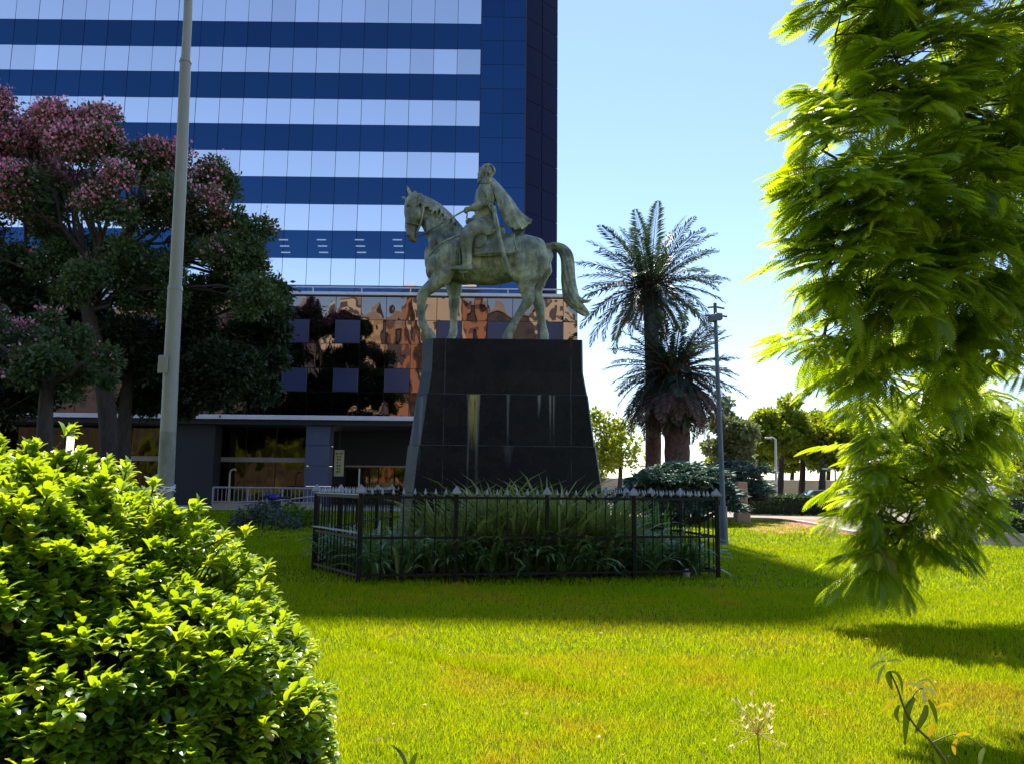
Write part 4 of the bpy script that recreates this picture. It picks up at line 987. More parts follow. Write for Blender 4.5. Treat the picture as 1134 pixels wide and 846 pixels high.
for px, py, s in ((360, 618, .95), (372, 622, .9), (384, 626, 1.0), (392, 632, .8), (365, 607, .9), (715, 628, 1.0), (702, 626, .8), (728, 622, .8)):
    q = G(px, py); put('agave', q.x, q.y+.25, s)
gp = G(733, 622); gp.y += .5
o = blade_plant('ginger_plant', 'bright fresh green broad-leaved plant inside the right end of the fence', 'plant', None, 40, 1.35, .11, M_ginger, 1.25, fall=.5, spread=.16); o.location = gp

# ------------------------------------------------------------------ palms
M_frond = leafmat('palm_leaflets', [(0, (0.012, 0.030, 0.022)), (.5, (0.025, 0.052, 0.036)), (.85, (0.05, 0.08, 0.05)), (1, (0.16, 0.10, 0.06))], .2, (0.06, 0.11, 0.03), .4, .5)
M_dead = leafmat('dry_fronds', [(0, (0.05, 0.035, 0.03)), (1, (0.16, 0.11, 0.09))], .15, (0.2, 0.12, 0.05), .7, .2)
M_palmtrunk = surf('palm_trunk', (0.05, 0.033, 0.028), (0.13, 0.08, 0.065), .95, nscale=5, bump=1.0, bscale=9)
M_stub = surf('palm_stub', (0.16, 0.085, 0.05), (0.28, 0.15, 0.09), .9, nscale=8, bump=1.0)
def frond(p, az, el, length, drop, out, dead=False):
    """appends leaflets of one feather frond to out; returns rachis points"""
    h = np.array([math.cos(az), math.sin(az), 0]); up = np.array([0, 0, 1.0]); side0 = np.array([-math.sin(az), math.cos(az), 0]); n = 58; pts = []
    q = np.array(p, float)
    for i in range(n+1):
        t = i/n; a = el-drop*t**1.5; pts.append(q.copy()); d = h*math.cos(a)+up*math.sin(a)
        if i > 2:
            ll = length*.155*(math.sin(PI*min(1, .12+t*.88))**.55+.08)*rng.uniform(.85, 1.15); nrm = -h*math.sin(a)+up*math.cos(a)
            for s in (-1, 1):
                dirv = d*.62+side0*s*.75+nrm*rng.normal(.18, .16); dirv[2] -= .18; dirv /= np.linalg.norm(dirv); wv = np.cross(dirv, nrm); wv /= (np.linalg.norm(wv)+1e-9); w_ = length*.0098
                out.append([q-wv*w_, q+dirv*ll*.5-wv*w_*.9, q+dirv*ll-up*ll*.10, q+dirv*ll*.5+wv*w_*.9])
        q = q+d*length/n
    return pts
def palm(label, c, base, r_trunk, fl, green, deadn, skirt, seed, elo=-.9, ehi=1.45):
    global rng
    rng = np.random.default_rng(seed); t = thing('date_palm', label, 'palm', base)
    tp = [Vector(base), Vector(base).lerp(Vector(c), .5)+Vector((.1, 0, 0)), Vector(c)-Vector((0, 0, .9))]; tp = dense(tp, 8); m = MB(); m.tube(tp, [r_trunk*(1.12-.15*i/len(tp)+.05*(i % 2)) for i in range(len(tp))], 14); m.build('trunk', M_palmtrunk, t)
    m = MB()
    for i in range(90):
        a = i*2.4; zz = -1.0+1.5*i/90; rr = r_trunk*(1.15-.25*i/90); q = Vector(c)+Vector((math.cos(a)*rr, math.sin(a)*rr, zz)); e = q+Vector((math.cos(a)*.28, math.sin(a)*.28, .3)); m.tube([q, e], [.09, .05], 5)
    m.ball(Vector(c)+Vector((0, 0, -.2)), r_trunk*1.05, 12, (1, 1, 1.3)); m.build('frond_stubs', M_stub, t)
    gl, dl, rl = [], [], MB()
    for i in range(green):
        u = (i+.5)/green; el = ehi-(ehi-elo)*u**.85; az = i*2.39996+rng.normal(0, .15); drop = 0.40+.70*u+rng.normal(0, .1)
        pts = frond(np.array(c)+np.array([math.cos(az), math.sin(az), 0])*.2, az, el, fl*rng.uniform(.88, 1.06), drop, gl); rl.tube([Vector(p) for p in pts[::6]], [.045-.004*k for k in range(len(pts[::6]))], 4)
    for i in range(deadn):
        az = i*2.39996; pts = frond(np.array(c)+np.array([math.cos(az)*.3, math.sin(az)*.3, -.5]), az, rng.uniform(-.9, -.3), fl*skirt*rng.uniform(.7, 1.05), rng.uniform(.6, 1.0), dl); rl.tube([Vector(p) for p in pts[::6]], [.04-.004*k for k in range(len(pts[::6]))], 4)
    V = np.array(gl).reshape(-1, 3); npmesh('crown', V, np.arange(len(V)).reshape(-1, 4), M_frond, t, var=np.repeat(np.clip(rng.normal(.42, .2, len(V)//4), 0, .95), 4))
    V = np.array(dl).reshape(-1, 3); npmesh('dry_skirt', V, np.arange(len(V)).reshape(-1, 4), M_dead, t, var=np.repeat(rng.random(len(V)//4), 4))
    rl.build('frond_stalks', M_palmtrunk, t)
Yp = 43; c = P(720, 318, Yp); palm('taller date palm with feathery crown standing against the open sky', c, Vector((P(722, 500, Yp).x, Yp, 0)), .40, 4.75, 50, 18, .6, 21, elo=-.55, ehi=1.4)
Yp = 40; c = P(746, 410, Yp); palm('shorter date palm with drooping crown and thick trunk in front of the taller palm', c, Vector((P(748, 500, Yp).x, Yp, 0)), .60, 3.7, 92, 64, 1.0, 22, elo=-1.2, ehi=1.2)
rng = np.random.default_rng(99)

# ------------------------------------------------------------------ conifer mound, pillar, street lamp
M_cedar = leafmat('blue_green_needles', [(0, (0.045, 0.09, 0.075)), (.6, (0.11, 0.19, 0.155)), (1, (0.22, 0.31, 0.26))], .12, (0.05, 0.1, 0.05), .6, .3)
def conifer(label, lst, Y, per, base):
    t = thing('spreading_conifer', label, 'conifer', base)
    V = []; m = MB()
    for x, y, rx, rz in lst:
        c = P(x, y, Y+random.uniform(-1.2, 1.2)); RX = rx/F*Y; RZ = rz/F*Y; n = int(per*RX*RX)
        a = rng.uniform(0, 2*PI, n); r = np.sqrt(rng.random(n)); pos = np.stack([c.x+RX*r*np.cos(a), c.y+RX*.9*r*np.sin(a), c.z+RZ*(1-r**2)*rng.uniform(-.2, 1, n)-.12*r], 1); k = pos[:, 2] > .15; pos = pos[k]; a = a[k]
        d = np.stack([np.cos(a)+rng.normal(0, .5, len(a)), np.sin(a)+rng.normal(0, .5, len(a)), rng.normal(.05, .25, len(a))], 1)
        v, f = inst(LEAF_T*np.array([1, .55, 1]), LEAF_F, pos, frames(d, rng.normal(0, .5, len(a))), rng.uniform(.22, .5, len(a))); V.append(v)
        m.tube(wob((base.x+(c.x-base.x)*.2, base.y, 0), c, 4, .05), [.12, .10, .08, .05, .02], 6)
    V = np.concatenate(V); npmesh('foliage', V, np.arange(len(V)).reshape(-1, 4), M_cedar, t, var=np.repeat(np.clip(rng.normal(.5, .25, len(V)//4), 0, 1), 4)); m.build('branches', M_bark, t)
conifer('low blue-green spreading conifer below the palms, behind the fence', [(705, 543, 22, 8), (725, 530, 26, 8), (752, 520, 30, 9), (745, 540, 36, 9), (778, 533, 28, 9), (770, 520, 24, 8), (790, 545, 30, 9), (720, 552, 30, 8), (760, 555, 34, 8), (735, 522, 22, 7), (700, 552, 22, 7), (785, 524, 20, 7), (765, 530, 34, 9), (712, 560, 26, 9), (745, 562, 32, 10), (785, 561, 26, 9), (805, 560, 18, 8)], 33, 1100, Vector((P(762, 560, 33).x, 33, 0)))
conifer('darker low conifer spreading behind the tan stone pillar', [(815, 525, 22, 9), (830, 535, 22, 9), (805, 540, 26, 9), (822, 550, 24, 9), (838, 520, 14, 7), (812, 515, 20, 7), (825, 542, 26, 9)], 37.5, 1000, Vector((P(820, 560, 37.5).x, 37.5, 0)))
M_stone = surf('tan_stone', (0.30, 0.19, 0.11), (0.40, 0.27, 0.17), .85, nscale=4, bump=.4)
pp0 = G(822, 578); s_ = pp0.y/F; zt0 = P(822, 533, pp0.y).z
pi_ = thing('stone_pillar', 'short tan stone pillar on a wider base at the lawn edge', 'pillar', pp0)
m = MB(); m.bevbox(pp0.x-5.6*s_, pp0.x+5.6*s_, pp0.y-.2, pp0.y+.26, .42, zt0, .05); m.build('shaft', M_stone, pi_)
m = MB(); m.bevbox(pp0.x-7.6*s_, pp0.x+7.6*s_, pp0.y-.28, pp0.y+.34, 0, .43, .05); m.build('plinth', M_stone, pi_)
M_lamp = surf('blue_grey_lamp_paint', (0.055, 0.08, 0.13), (0.08, 0.11, 0.17), .45, nscale=3)
lb = G(802, 603); Yl = lb.y
lm = thing('street_lamp', 'slim blue-grey street lamp standing just right of the iron fence', 'lamp', lb)
m = MB(); m.tube([lb, P(800.5, 560, Yl)], [.115, .11], 14); m.build('base_sleeve', M_lamp, lm)
m = MB(); m.tube([P(800.5, 560, Yl), P(797.5, 480, Yl), P(794, 400, Yl), P(791.8, 336, Yl)], [.075, .07, .06, .05], 12); m.build('pole', M_lamp, lm)
for py, l, r in ((340, 776+8, 802), (349, 781, 805)):
    q = P(792, py, Yl); m = MB(); m.tube([P(l, py+1, Yl-.1), q, P(r, py+2, Yl+.1)], .03, 6); m.build('cross_arm', M_lamp, lm)
for px, py in ((789, 353), (795, 351)):
    q = P(px, py, Yl-.1); m = MB(); m.bevbox(q.x-.11, q.x+.11, q.y-.14, q.y+.14, q.z-.09, q.z+.09, .03); m.build('lamp_head', M_lamp, lm)

# ------------------------------------------------------------------ hedges, planter wall, far trees
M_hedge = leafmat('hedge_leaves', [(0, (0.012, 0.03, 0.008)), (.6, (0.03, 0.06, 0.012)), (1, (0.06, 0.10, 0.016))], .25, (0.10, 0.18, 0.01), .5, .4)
M_hedge2 = leafmat('sun_toned_hedge_leaves', [(0, (0.03, 0.07, 0.01)), (.6, (0.06, 0.12, 0.014)), (1, (0.11, 0.18, 0.02))], .35, (0.2, 0.32, 0.0), .5, .4)  # paler copy of the hedge leaves, sunlight put into the colour
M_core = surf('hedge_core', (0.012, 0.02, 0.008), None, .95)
def hedge(label, p, q, wdt, hgt, leaf, mat, dens):
    p, q = Vector(p), Vector(q); d = q-p; l = d.length; d.normalize(); nr = Vector((-d.y, d.x, 0)); t = thing('clipped_hedge', label, 'hedge', (p+q)/2)
    m = MB(); k = .86; m.add([pp+nr*s*wdt*.5*k+Vector((0, 0, z)) for pp in (p, q) for s in (-1, 1) for z in (.02, hgt*.95)], [(0, 1, 3, 2), (4, 6, 7, 5), (0, 4, 5, 1), (2, 3, 7, 6), (1, 5, 7, 3), (0, 2, 6, 4)]); m.build('branches', M_core, t)  # solid dark box filling the inside of the hedge
    n = int(l*(hgt*2+wdt)*dens); u = rng.random(n)*l; w_ = rng.random(n)*(2*hgt+wdt)
    off = np.where(w_ < hgt, -wdt/2, np.where(w_ < 2*hgt, wdt/2, w_-2*hgt-wdt/2)); zz = np.where(w_ < hgt, w_, np.where(w_ < 2*hgt, w_-hgt, hgt))
    j = rng.normal(0, .05, (n, 3)); bl = .05*(vnoise(u*1.3, zz*2, 4)-.5); off = off*(1+bl*2)
    pos = np.array(p)[None]+np.array(d)[None]*u[:, None]+np.array(nr)[None]*off[:, None]+np.array([0, 0, 1])[None]*(zz+bl)[:, None]+j; pos[:, 2] = np.maximum(pos[:, 2], .03)
    V, Fa = inst(LEAF_T, LEAF_F, pos, frames(rng.normal(size=(n, 3))+np.array([0, 0, .3]), rng.uniform(0, 6.28, n)), leaf*rng.uniform(.6, 1.4, n)); npmesh('foliage', V, Fa, mat, t, var=np.repeat(np.clip(rng.normal(.5, .25, n), 0, 1), 4))
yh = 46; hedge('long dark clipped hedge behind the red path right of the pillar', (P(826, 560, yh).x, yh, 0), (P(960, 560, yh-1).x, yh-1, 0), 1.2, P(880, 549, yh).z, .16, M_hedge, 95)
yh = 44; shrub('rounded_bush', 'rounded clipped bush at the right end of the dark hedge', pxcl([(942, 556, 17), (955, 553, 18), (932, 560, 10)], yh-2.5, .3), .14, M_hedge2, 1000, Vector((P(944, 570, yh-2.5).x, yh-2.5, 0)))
wl0, wl1 = G(1050, 601), G(1240, 612)
wl0.y += .5; wl1.y += .5
m = MB(); d = (wl1-wl0).normalized(); nr = Vector((-d.y, d.x, 0)); hz = .36
M_wall = surf('grey_render', (0.26, 0.26, 0.31), (0.34, 0.34, 0.40), .8, nscale=2)
m.add([p+nr*s+Vector((0, 0, z)) for p in (wl0, wl1) for s in (0, .22) for z in (0, hz)], [(0, 1, 3, 2), (4, 6, 7, 5), (0, 4, 5, 1), (2, 3, 7, 6), (1, 5, 7, 3), (0, 2, 6, 4)])
o = m.build('planter_wall', M_wall, base=wl0); tag(o, 'low grey planter wall under the sunny hedge at the right edge', 'wall')
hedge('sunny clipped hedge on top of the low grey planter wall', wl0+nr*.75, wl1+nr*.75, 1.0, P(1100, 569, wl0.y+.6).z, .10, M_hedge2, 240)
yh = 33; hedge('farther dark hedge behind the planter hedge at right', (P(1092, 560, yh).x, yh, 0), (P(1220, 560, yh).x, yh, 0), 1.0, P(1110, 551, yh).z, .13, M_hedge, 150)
q = P(1094, 565, 31); q.z = 0; m = MB(); m.bevbox(q.x-.16, q.x+.16, 30.8, 31.15, 0, P(1094, 540, 31).z, .03); m.bevbox(q.x-.22, q.x+.22, 30.74, 31.2, P(1094, 540, 31).z, P(1094, 538, 31).z, .02)
o = m.build('gate_post', M_white, base=q); tag(o, 'pale square post between the two right hedges', 'post')

M_far = leafmat('far_tree_leaves', [(0, (0.06, 0.11, 0.014)), (.5, (0.15, 0.22, 0.018)), (1, (0.27, 0.33, 0.025))], .5, (0.4, 0.45, 0.0))
M_far2 = leafmat('pale_tree_leaves', [(0, (0.06, 0.085, 0.035)), (1, (0.16, 0.19, 0.09))], .35, (0.25, 0.3, 0.1))
M_yel = leafmat('yellow_green_leaves', [(0, (0.18, 0.26, 0.015)), (1, (0.40, 0.46, 0.04))], .45, (0.4, 0.42, 0.0))
def fartree(name, label, tx, Y, lst, mat, leaf, per, r0=.3, group=None, pt=None, sq=(1, 1, .6)):
    base = Vector((P(tx, 545, Y).x, Y, 0)); top = P(tx+3, pt or 490, Y)
    return tree(name, label, [base, base.lerp(top, .5)+Vector((.1, 0, 0)), top], r0, pxcl([(x, y, r_*1.65) for x, y, r_ in lst], Y, 1.5), leaf, mat, per=per, sq=sq, shell=.5, branch=.4)
fartree('street_tree', 'flat-topped street tree right of the pale grey lamp beyond the hedge', 862, 72, [(845, 472, 16), (858, 462, 14), (873, 462, 14), (838, 485, 10), (865, 480, 16), (880, 478, 14), (850, 492, 10)], M_far, .42, 420, .35)
fartree('street_tree', 'middle flat-topped street tree beyond the dark hedge with dark trunk', 886, 76, [(882, 470, 13), (896, 466, 14), (890, 485, 14), (905, 478, 12), (878, 498, 10)], M_far, .42, 420, .35)
fartree('street_tree', 'broad flat-topped street tree nearest the hanging bough beyond the hedge', 908, 70, [(910, 482, 14), (925, 476, 15), (940, 482, 18), (920, 500, 14), (945, 505, 16), (905, 500, 10), (958, 490, 16), (970, 510, 16)], M_far, .42, 420, .35)
fartree('pale_tree', 'pale green tree between the short palm and the street trees', 812, 66, [(806, 468, 14), (818, 480, 14), (810, 496, 14), (822, 505, 10), (800, 455, 10), (796, 490, 12)], M_far2, .4, 420, .28)
fartree('yellow_green_tree', 'airy yellow-green tree between the pedestal and the palms', 684, 55, [(668, 472, 12), (680, 488, 15), (664, 496, 11), (690, 505, 13), (674, 515, 11), (700, 490, 8), (658, 460, 6), (688, 470, 8)], M_yel, .30, 240, .2, sq=(1, 1, .9))
fartree('yellow_green_tree', 'yellow-green tree above the hedge at the far right edge', 1128, 48, [(1120, 520, 14), (1136, 510, 18), (1125, 535, 14), (1150, 530, 20)], M_yel, .3, 480, .2, sq=(1, 1, .9), pt=520)
fartree('distant_tree', 'dark tree behind the lowest hanging bough', 1000, 74, [(985, 505, 16), (1005, 498, 18), (1025, 508, 18), (1010, 520, 18), (985, 525, 14)], M_far, .42, 400, .3)
fartree('distant_tree', 'dark tree seen through the gaps near the bough at right', 1060, 78, [(1045, 508, 16), (1065, 500, 16), (1080, 512, 14), (1062, 520, 16)], M_far, .42, 400, .3)
fartree('street_tree', 'rear street tree filling the gap between the pale tree and the lamp', 838, 90, [(830, 488, 12), (845, 484, 12), (835, 502, 12), (850, 500, 10)], M_far, .5, 300, .3)
fartree('street_tree', 'rear street tree filling the gap behind the two parked cars', 915, 92, [(900, 494, 12), (918, 488, 14), (935, 496, 12), (915, 508, 12)], M_far, .5, 300, .3)
fartree('street_tree', 'rear street tree close behind the darker conifer and stone pillar', 800, 88, [(790, 500, 12), (805, 492, 12), (815, 505, 12), (798, 514, 12)], M_far, .5, 300, .3)
fartree('street_tree', 'rearmost street tree behind the middle flat-topped tree', 875, 96, [(865, 500, 12), (880, 494, 12), (893, 504, 12), (872, 512, 10)], M_far, .5, 300, .3)
fartree('street_tree', 'rearmost street tree half hidden by the hanging bough', 955, 94, [(940, 500, 12), (958, 492, 14), (975, 502, 14), (955, 514, 12)], M_far, .5, 300, .3)
fartree('background_tree', 'thin tree glimpsed behind the pedestal and yellow-green tree', 652, 80, [(648, 500, 12), (662, 508, 10), (640, 510, 12), (655, 522, 10)], M_far2, .45, 380, .25)
# pale far wall, cars, far lamp posts
M_pale = surf('pale_wall', (0.50, 0.44, 0.38), (0.62, 0.55, 0.48), .8, nscale=.5)
yw = 82; m = MB(); m.bevbox(P(655, 530, yw).x, 75, yw, yw+.3, 0, P(870, 531, yw).z, .03); o = m.build('boundary_wall', M_pale, base=Vector((20, yw, 0))); tag(o, 'long pale boundary wall beyond the road behind the street trees', 'wall')
def car(label, x, y, mat, s=1):
    t = thing('parked_car', label, 'car', (x, y, 0)); m = MB()
    prof = [(-2.1, .35), (-2.12, .72), (-1.5, .88), (-.85, 1.38), (.75, 1.42), (1.5, .95), (2.05, .85), (2.1, .4)]
    m.loft([[(x+a, y+yy, z*1.0) for a, z in [(p[0], .3+(p[1]-.3)*k) for p in prof]] for yy, k in ((-.85, .86), (-.78, 1), (.78, 1), (.85, .86))]); m.build('body', mat, t)
    m = MB(); m.loft([[(x+a, y+yy, z) for a, z in ((-1.3, .95), (-.8, 1.32), (.7, 1.35), (1.25, .97))] for yy in (-.865, -.86, .86, .865)]); m.build('windows', M_frame, t)
    for a in (-1.3, 1.3):
        for yy in (-.8, .8): wheel(x+a, y+yy, .32, .24, .09, t)
M_carb = surf('car_blue', (0.16, 0.24, 0.36), None, .25); M_carw = surf('car_white', (0.7, 0.7, 0.7), None, .25)
car('pale blue parked car on the road beyond the dark hedge', P(893, 540, 69).x, 66, M_carb); car('white parked car on the road near the rounded bush', P(928, 540, 69).x, 66.5, M_carw)
M_greyp = surf('pale_grey_post', (0.40, 0.42, 0.42), None, .5)
def farlamp(label, px, ptop, Y, arm):
    b = Vector((P(px, 545, Y).x, Y, 0)); tp = P(px, ptop, Y); t = thing('far_street_lamp', label, 'lamp', b); m = MB(); m.tube([b, tp], [.12, .08], 10); m.build('pole', M_greyp, t)
    m = MB(); m.tube([tp, tp+Vector((arm*.5, 0, .15)), tp+Vector((arm, 0, .1))], .05, 6); m.bevbox(tp.x+arm-.25, tp.x+arm+.25, Y-.12, Y+.12, tp.z+.02, tp.z+.16, .03); m.build('lamp_head', M_greyp, t)
farlamp('pale grey lamp post with a short arm before the street trees', 859, 486, 60, -.6); farlamp('curved arm lamp among the street trees near the hanging bough', 925, 520, 68, -.9); farlamp('thin pale post at the far right above the hedge', 1101, 500, 50, .5)

# ------------------------------------------------------------------ jacaranda at right
M_jac = leafmat('jacaranda_leaves', [(0, (0.04, 0.11, 0.008)), (.45, (0.15, 0.27, 0.012)), (.8, (0.30, 0.42, 0.018)), (.96, (0.46, 0.52, 0.04)), (1, (0.34, 0.21, 0.06))], .55, (0.60, 0.74, 0.0), .35, .7)
M_jbark = surf('jacaranda_bark', (0.05, 0.038, 0.03), (0.10, 0.078, 0.06), .9, nscale=6, bump=.5)
T = []; TF = []
npin = 14
for i in range(npin):
    t = .10+.90*i/(npin-1); x = t; z = -.16*t*t; ln = .30*math.sin(PI*(.16+.80*t))**.8+.03
    for s in (-1, 1):
        dx, dy = ln*.60, s*ln*.80; nx, ny = -dy, dx; k = .085; b = len(T); zz = -.10*ln
        T += [(x, 0, z), (x+dx*.5+nx*k, dy*.5+ny*k, z+.015), (x+dx, dy, z+zz), (x+dx*.5-nx*k, dy*.5-ny*k, z+.0)]; TF.append((b, b+1, b+2, b+3))
b = len(T); T += [(0, -.008, 0), (.5, -.008, -.04), (.5, .008, -.04), (0, .008, 0)]; TF.append((b, b+1, b+2, b+3))
b = len(T); T += [(.5, -.007, -.04), (1, -.003, -.16), (1, .003, -.16), (.5, .007, -.04)]; TF.append((b, b+1, b+2, b+3))
T = np.array(T, float); TF = np.array(TF)
outline = [(885, -60), (888, 0), (895, 30), (922, 42), (915, 70), (880, 92), (858, 132), (862, 165), (855, 200), (866, 240), (872, 290), (884, 340), (860, 368), (866, 408), (900, 422), (925, 425), (950, 445), (948, 490), (938, 530), (938, 575), (955, 610), (962, 640), (985, 632), (1010, 600), (1055, 585), (1070, 545), (1085, 500), (1080, 440), (1100, 400), (1160, 400), (1300, 420), (1300, -160), (885, -160)]
def inpoly(x, y, pg):
    c = False; j = len(pg)-1
    for i in range(len(pg)):
        xi, yi = pg[i]; xj, yj = pg[j]
        if (yi > y) != (yj > y) and x < (xj-xi)*(y-yi)/(yj-yi)+xi: c = not c
        j = i
    return c
jbase = Vector((5.9, 6.7, 0))
jt = thing('jacaranda_tree', 'large feathery jacaranda reaching in from the right with a bough drooping to the lawn', 'tree', jbase)
trunk = dense([jbase, Vector((5.8, 6.6, 1.2)), Vector((5.6, 6.6, 2.2)), Vector((5.4, 6.5, 3.2)), Vector((5.2, 6.4, 4.4)), Vector((5.0, 6.3, 5.8))], 4)
m = MB(); m.tube(trunk, [.22-.15*i/len(trunk) for i in range(len(trunk))], 10); m.build('trunk', M_jbark, jt)
# main boughs defined by where they run
limbs_px = [[(1290, 450, 9.2), (1190, 452, 9.0), (1070, 475, 8.8), (1000, 530, 8.4), (965, 600, 8.2)], [(1240, 430, 9.7), (1134, 395, 9.4), (1040, 380, 9.0), (950, 385, 8.8), (885, 390, 8.6)],
            [(1230, 330, 9.6), (1120, 280, 9.2), (1010, 240, 8.8), (900, 210, 8.6)], [(1220, 230, 9.6), (1110, 150, 9.2), (1000, 110, 8.8), (890, 120, 8.5)], [(1210, 130, 9.6), (1090, 40, 9.2), (980, -10, 8.8), (900, -30, 8.6)],
            [(1210, 180, 9.6), (1200, 40, 9.4), (1150, -80, 9.3)], [(1280, 470, 9.6), (1140, 450, 9.4), (1080, 480, 9.2), (1050, 540, 9.2)], [(1230, 360, 9.8), (1100, 330, 10.6), (1000, 320, 11.0)], [(1220, 250, 9.8), (1080, 200, 10.8), (960, 160, 11.2)]]
limb_pts = []
for lp in limbs_px:
    pts = dense([P(q[0]+30, q[1], float(np.interp(q[1], [0, 300, 405, 446, 560, 640], [5.5, 5.4, 5.6, 8.8, 8.9, 8.7]))+(q[2]-8.0)*.8) for q in lp], 6); s0 = min(trunk, key=lambda q: (q-pts[0]).length); pts = [s0]+pts
    m = MB(); m.tube(pts, [.036*(1-.85*i/len(pts))+.005 for i in range(len(pts))], 7); m.build('limb', M_jbark, jt); limb_pts += pts
tw = MB(); pos = []; dirs = []; scl = []; cvar = []
R = random.Random(5)
lobes = [(925, 5, 44, 30, 8.0), (1000, -20, 60, 40, 8.1), (900, 138, 40, 36, 7.7), (960, 105, 60, 45, 8.1), (896, 208, 38, 44, 7.7), (955, 225, 55, 60, 7.9), (902, 292, 30, 40, 7.9), (955, 320, 52, 45, 8.2),
         (893, 372, 30, 26, 8.5), (935, 398, 40, 28, 8.5), (1010, 55, 70, 55, 8.4), (1075, 115, 80, 65, 8.7), (1040, 205, 65, 60, 8.3), (1105, 265, 70, 50, 8.8), (1035, 300, 60, 50, 8.4), (1005, 385, 55, 40, 8.7), (1062, 360, 45, 36, 8.9),
         (978, 448, 38, 36, 8.7), (1030, 462, 48, 38, 8.9), (962, 512, 26, 32, 8.6), (1010, 535, 44, 38, 8.7), (1050, 560, 26, 24, 8.9), (958, 568, 20, 24, 8.5), (988, 598, 26, 24, 8.6), (1030, 590, 24, 18, 8.8), (970, 630, 15, 16, 8.5),
         (1125, 25, 70, 60, 9.0), (1135, 175, 60, 60, 9.1), (1130, 335, 40, 26, 9.1), (1095, 530, 18, 22, 9.2), (1080, 470, 26, 26, 9.2), (1078, 436, 34, 28, 9.0), (1105, 395, 30, 24, 9.0), (1215, 90, 80, 110, 9.2), (1230, 280, 70, 70, 9.2), (950, -70, 60, 40, 8.3), (1060, -90, 80, 40, 8.6)]
def bough_depth(y): return float(np.interp(y, [0, 300, 405, 446, 560, 640], [5.5, 5.4, 5.6, 8.8, 8.9, 8.7]))
for lx, ly, rx, ry, LY in lobes:
    LY = bough_depth(ly)+(LY-8.2)*.9; lx += (24 if lx < 1000 else 8) if ly < 440 else 2; ly -= 0 if ly < 440 else 12*(ly-440)/200
    lc = P(lx, ly, LY); RX, RZ = rx/F*LY, ry/F*LY; K = LY/5.6
    s1 = min(limb_pts, key=lambda q: (q-lc).length); lb_ = wob(s1, lc+Vector((-RX*.4, 0, -RZ*.2)), 7, .05, .05)
    tw.tube(lb_, [.016-.0016*i for i in range(8)], 5)
    for q in range(max(5, int(rx*ry/(74 if ly < 440 else 56)))):
        d = Vector((R.gauss(0, 1), R.gauss(0, 1), R.gauss(0, 1))).normalized(); k = R.uniform(.12, 1)**.5
        c = lc+Vector((d.x*RX*k, d.y*RX*.95*k, d.z*RZ*k)); s0 = min(lb_, key=lambda q: (q-c).length); cv_ = R.gauss(.52, .26)
        # one flat drooping spray: leaves set alternately along a thin shoot
        ax = Vector((d.x*.9-.45+R.gauss(0, .35), d.y*.8-.25+R.gauss(0, .35), d.z*.25-.38+R.gauss(0, .18))).normalized()
        sd_ = ax.cross(Vector((R.gauss(0, .25), R.gauss(0, .25), 1))).normalized(); ln = R.uniform(.16, .30)*K
        tw.tube(wob(s0, c, 3, .09, .04)+[c+ax*ln], [.007, .006, .0045, .003, .002], 4)
        nf = R.randint(7, 11)
        for j in range(nf):
            t = j/(nf-1); sg = 1 if j % 2 else -1; sp = (1-t)*1.0+.12
            dd = ax*(.55+.45*t)+sd_*sg*sp*.75+Vector((R.gauss(0, .10), R.gauss(0, .10), -.10*R.random()-.05))
            pos.append(tuple(c+ax*ln*t)); dirs.append(tuple(dd)); scl.append(R.uniform(.17, .31)*K**.55*(.8+.35*math.sin(PI*(.2+.6*t)))); cvar.append(cv_)
tag(tw.build('twigs', M_jbark, jt), kind='stuff')
pos = np.array(pos); V, Fa = inst(T, TF, pos, frames(np.array(dirs), rng.normal(0, .28, len(pos))), np.array(scl))
fv = np.clip(np.array(cvar)+rng.normal(0, .16, len(pos)), 0, 1); npmesh('crown', V, Fa, M_jac, jt, var=np.where(np.repeat(rng.random(len(pos)) < .008, len(T)), 1.0, np.clip(np.repeat(fv, len(T))+rng.normal(0, .05, len(V)), 0, .95)))

# ------------------------------------------------------------------ glossy shrub in the left foreground
M_pit = leafmat('glossy_shrub_leaves', [(0, (0.04, 0.11, 0.012)), (.4, (0.09, 0.20, 0.015)), (.75, (0.24, 0.33, 0.015)), (.96, (0.44, 0.46, 0.03)), (1, (0.36, 0.22, 0.05))], .46, (0.56, 0.70, 0.0), .32, 1.0)
sb = Vector((-2.55, 3.85, 0))
sh = thing('glossy_shrub', 'big rounded evergreen shrub with glossy leaf rosettes in the left foreground', 'shrub', sb)
sect = [(0, 0, .0, .07), (.22, .33, .33, .02), (.55, .62, .62, .02), (.85, .50, .50, -.01), (1.0, 0, 0, -.05)]
LT = []; LF = []
xs = [0, .25, .55, .82, 1.0]; ws = [.05, .11, .22, .21, .05]; zs = [0, .05, .07, .03, -.05]
for x, w_, z in zip(xs, ws, zs): LT += [(x, -w_, z+w_*.28), (x, 0, z), (x, w_, z+w_*.28)]
for i in range(4):
    for j in range(2): a = i*3+j; LF.append((a, a+1, a+4, a+3))
LT = np.array(LT); LF = np.array(LF)
prof = [(480, 0), (500, 100), (545, 160), (600, 215), (640, 285), (690, 335), (740, 352), (846, 372)]
ros = []
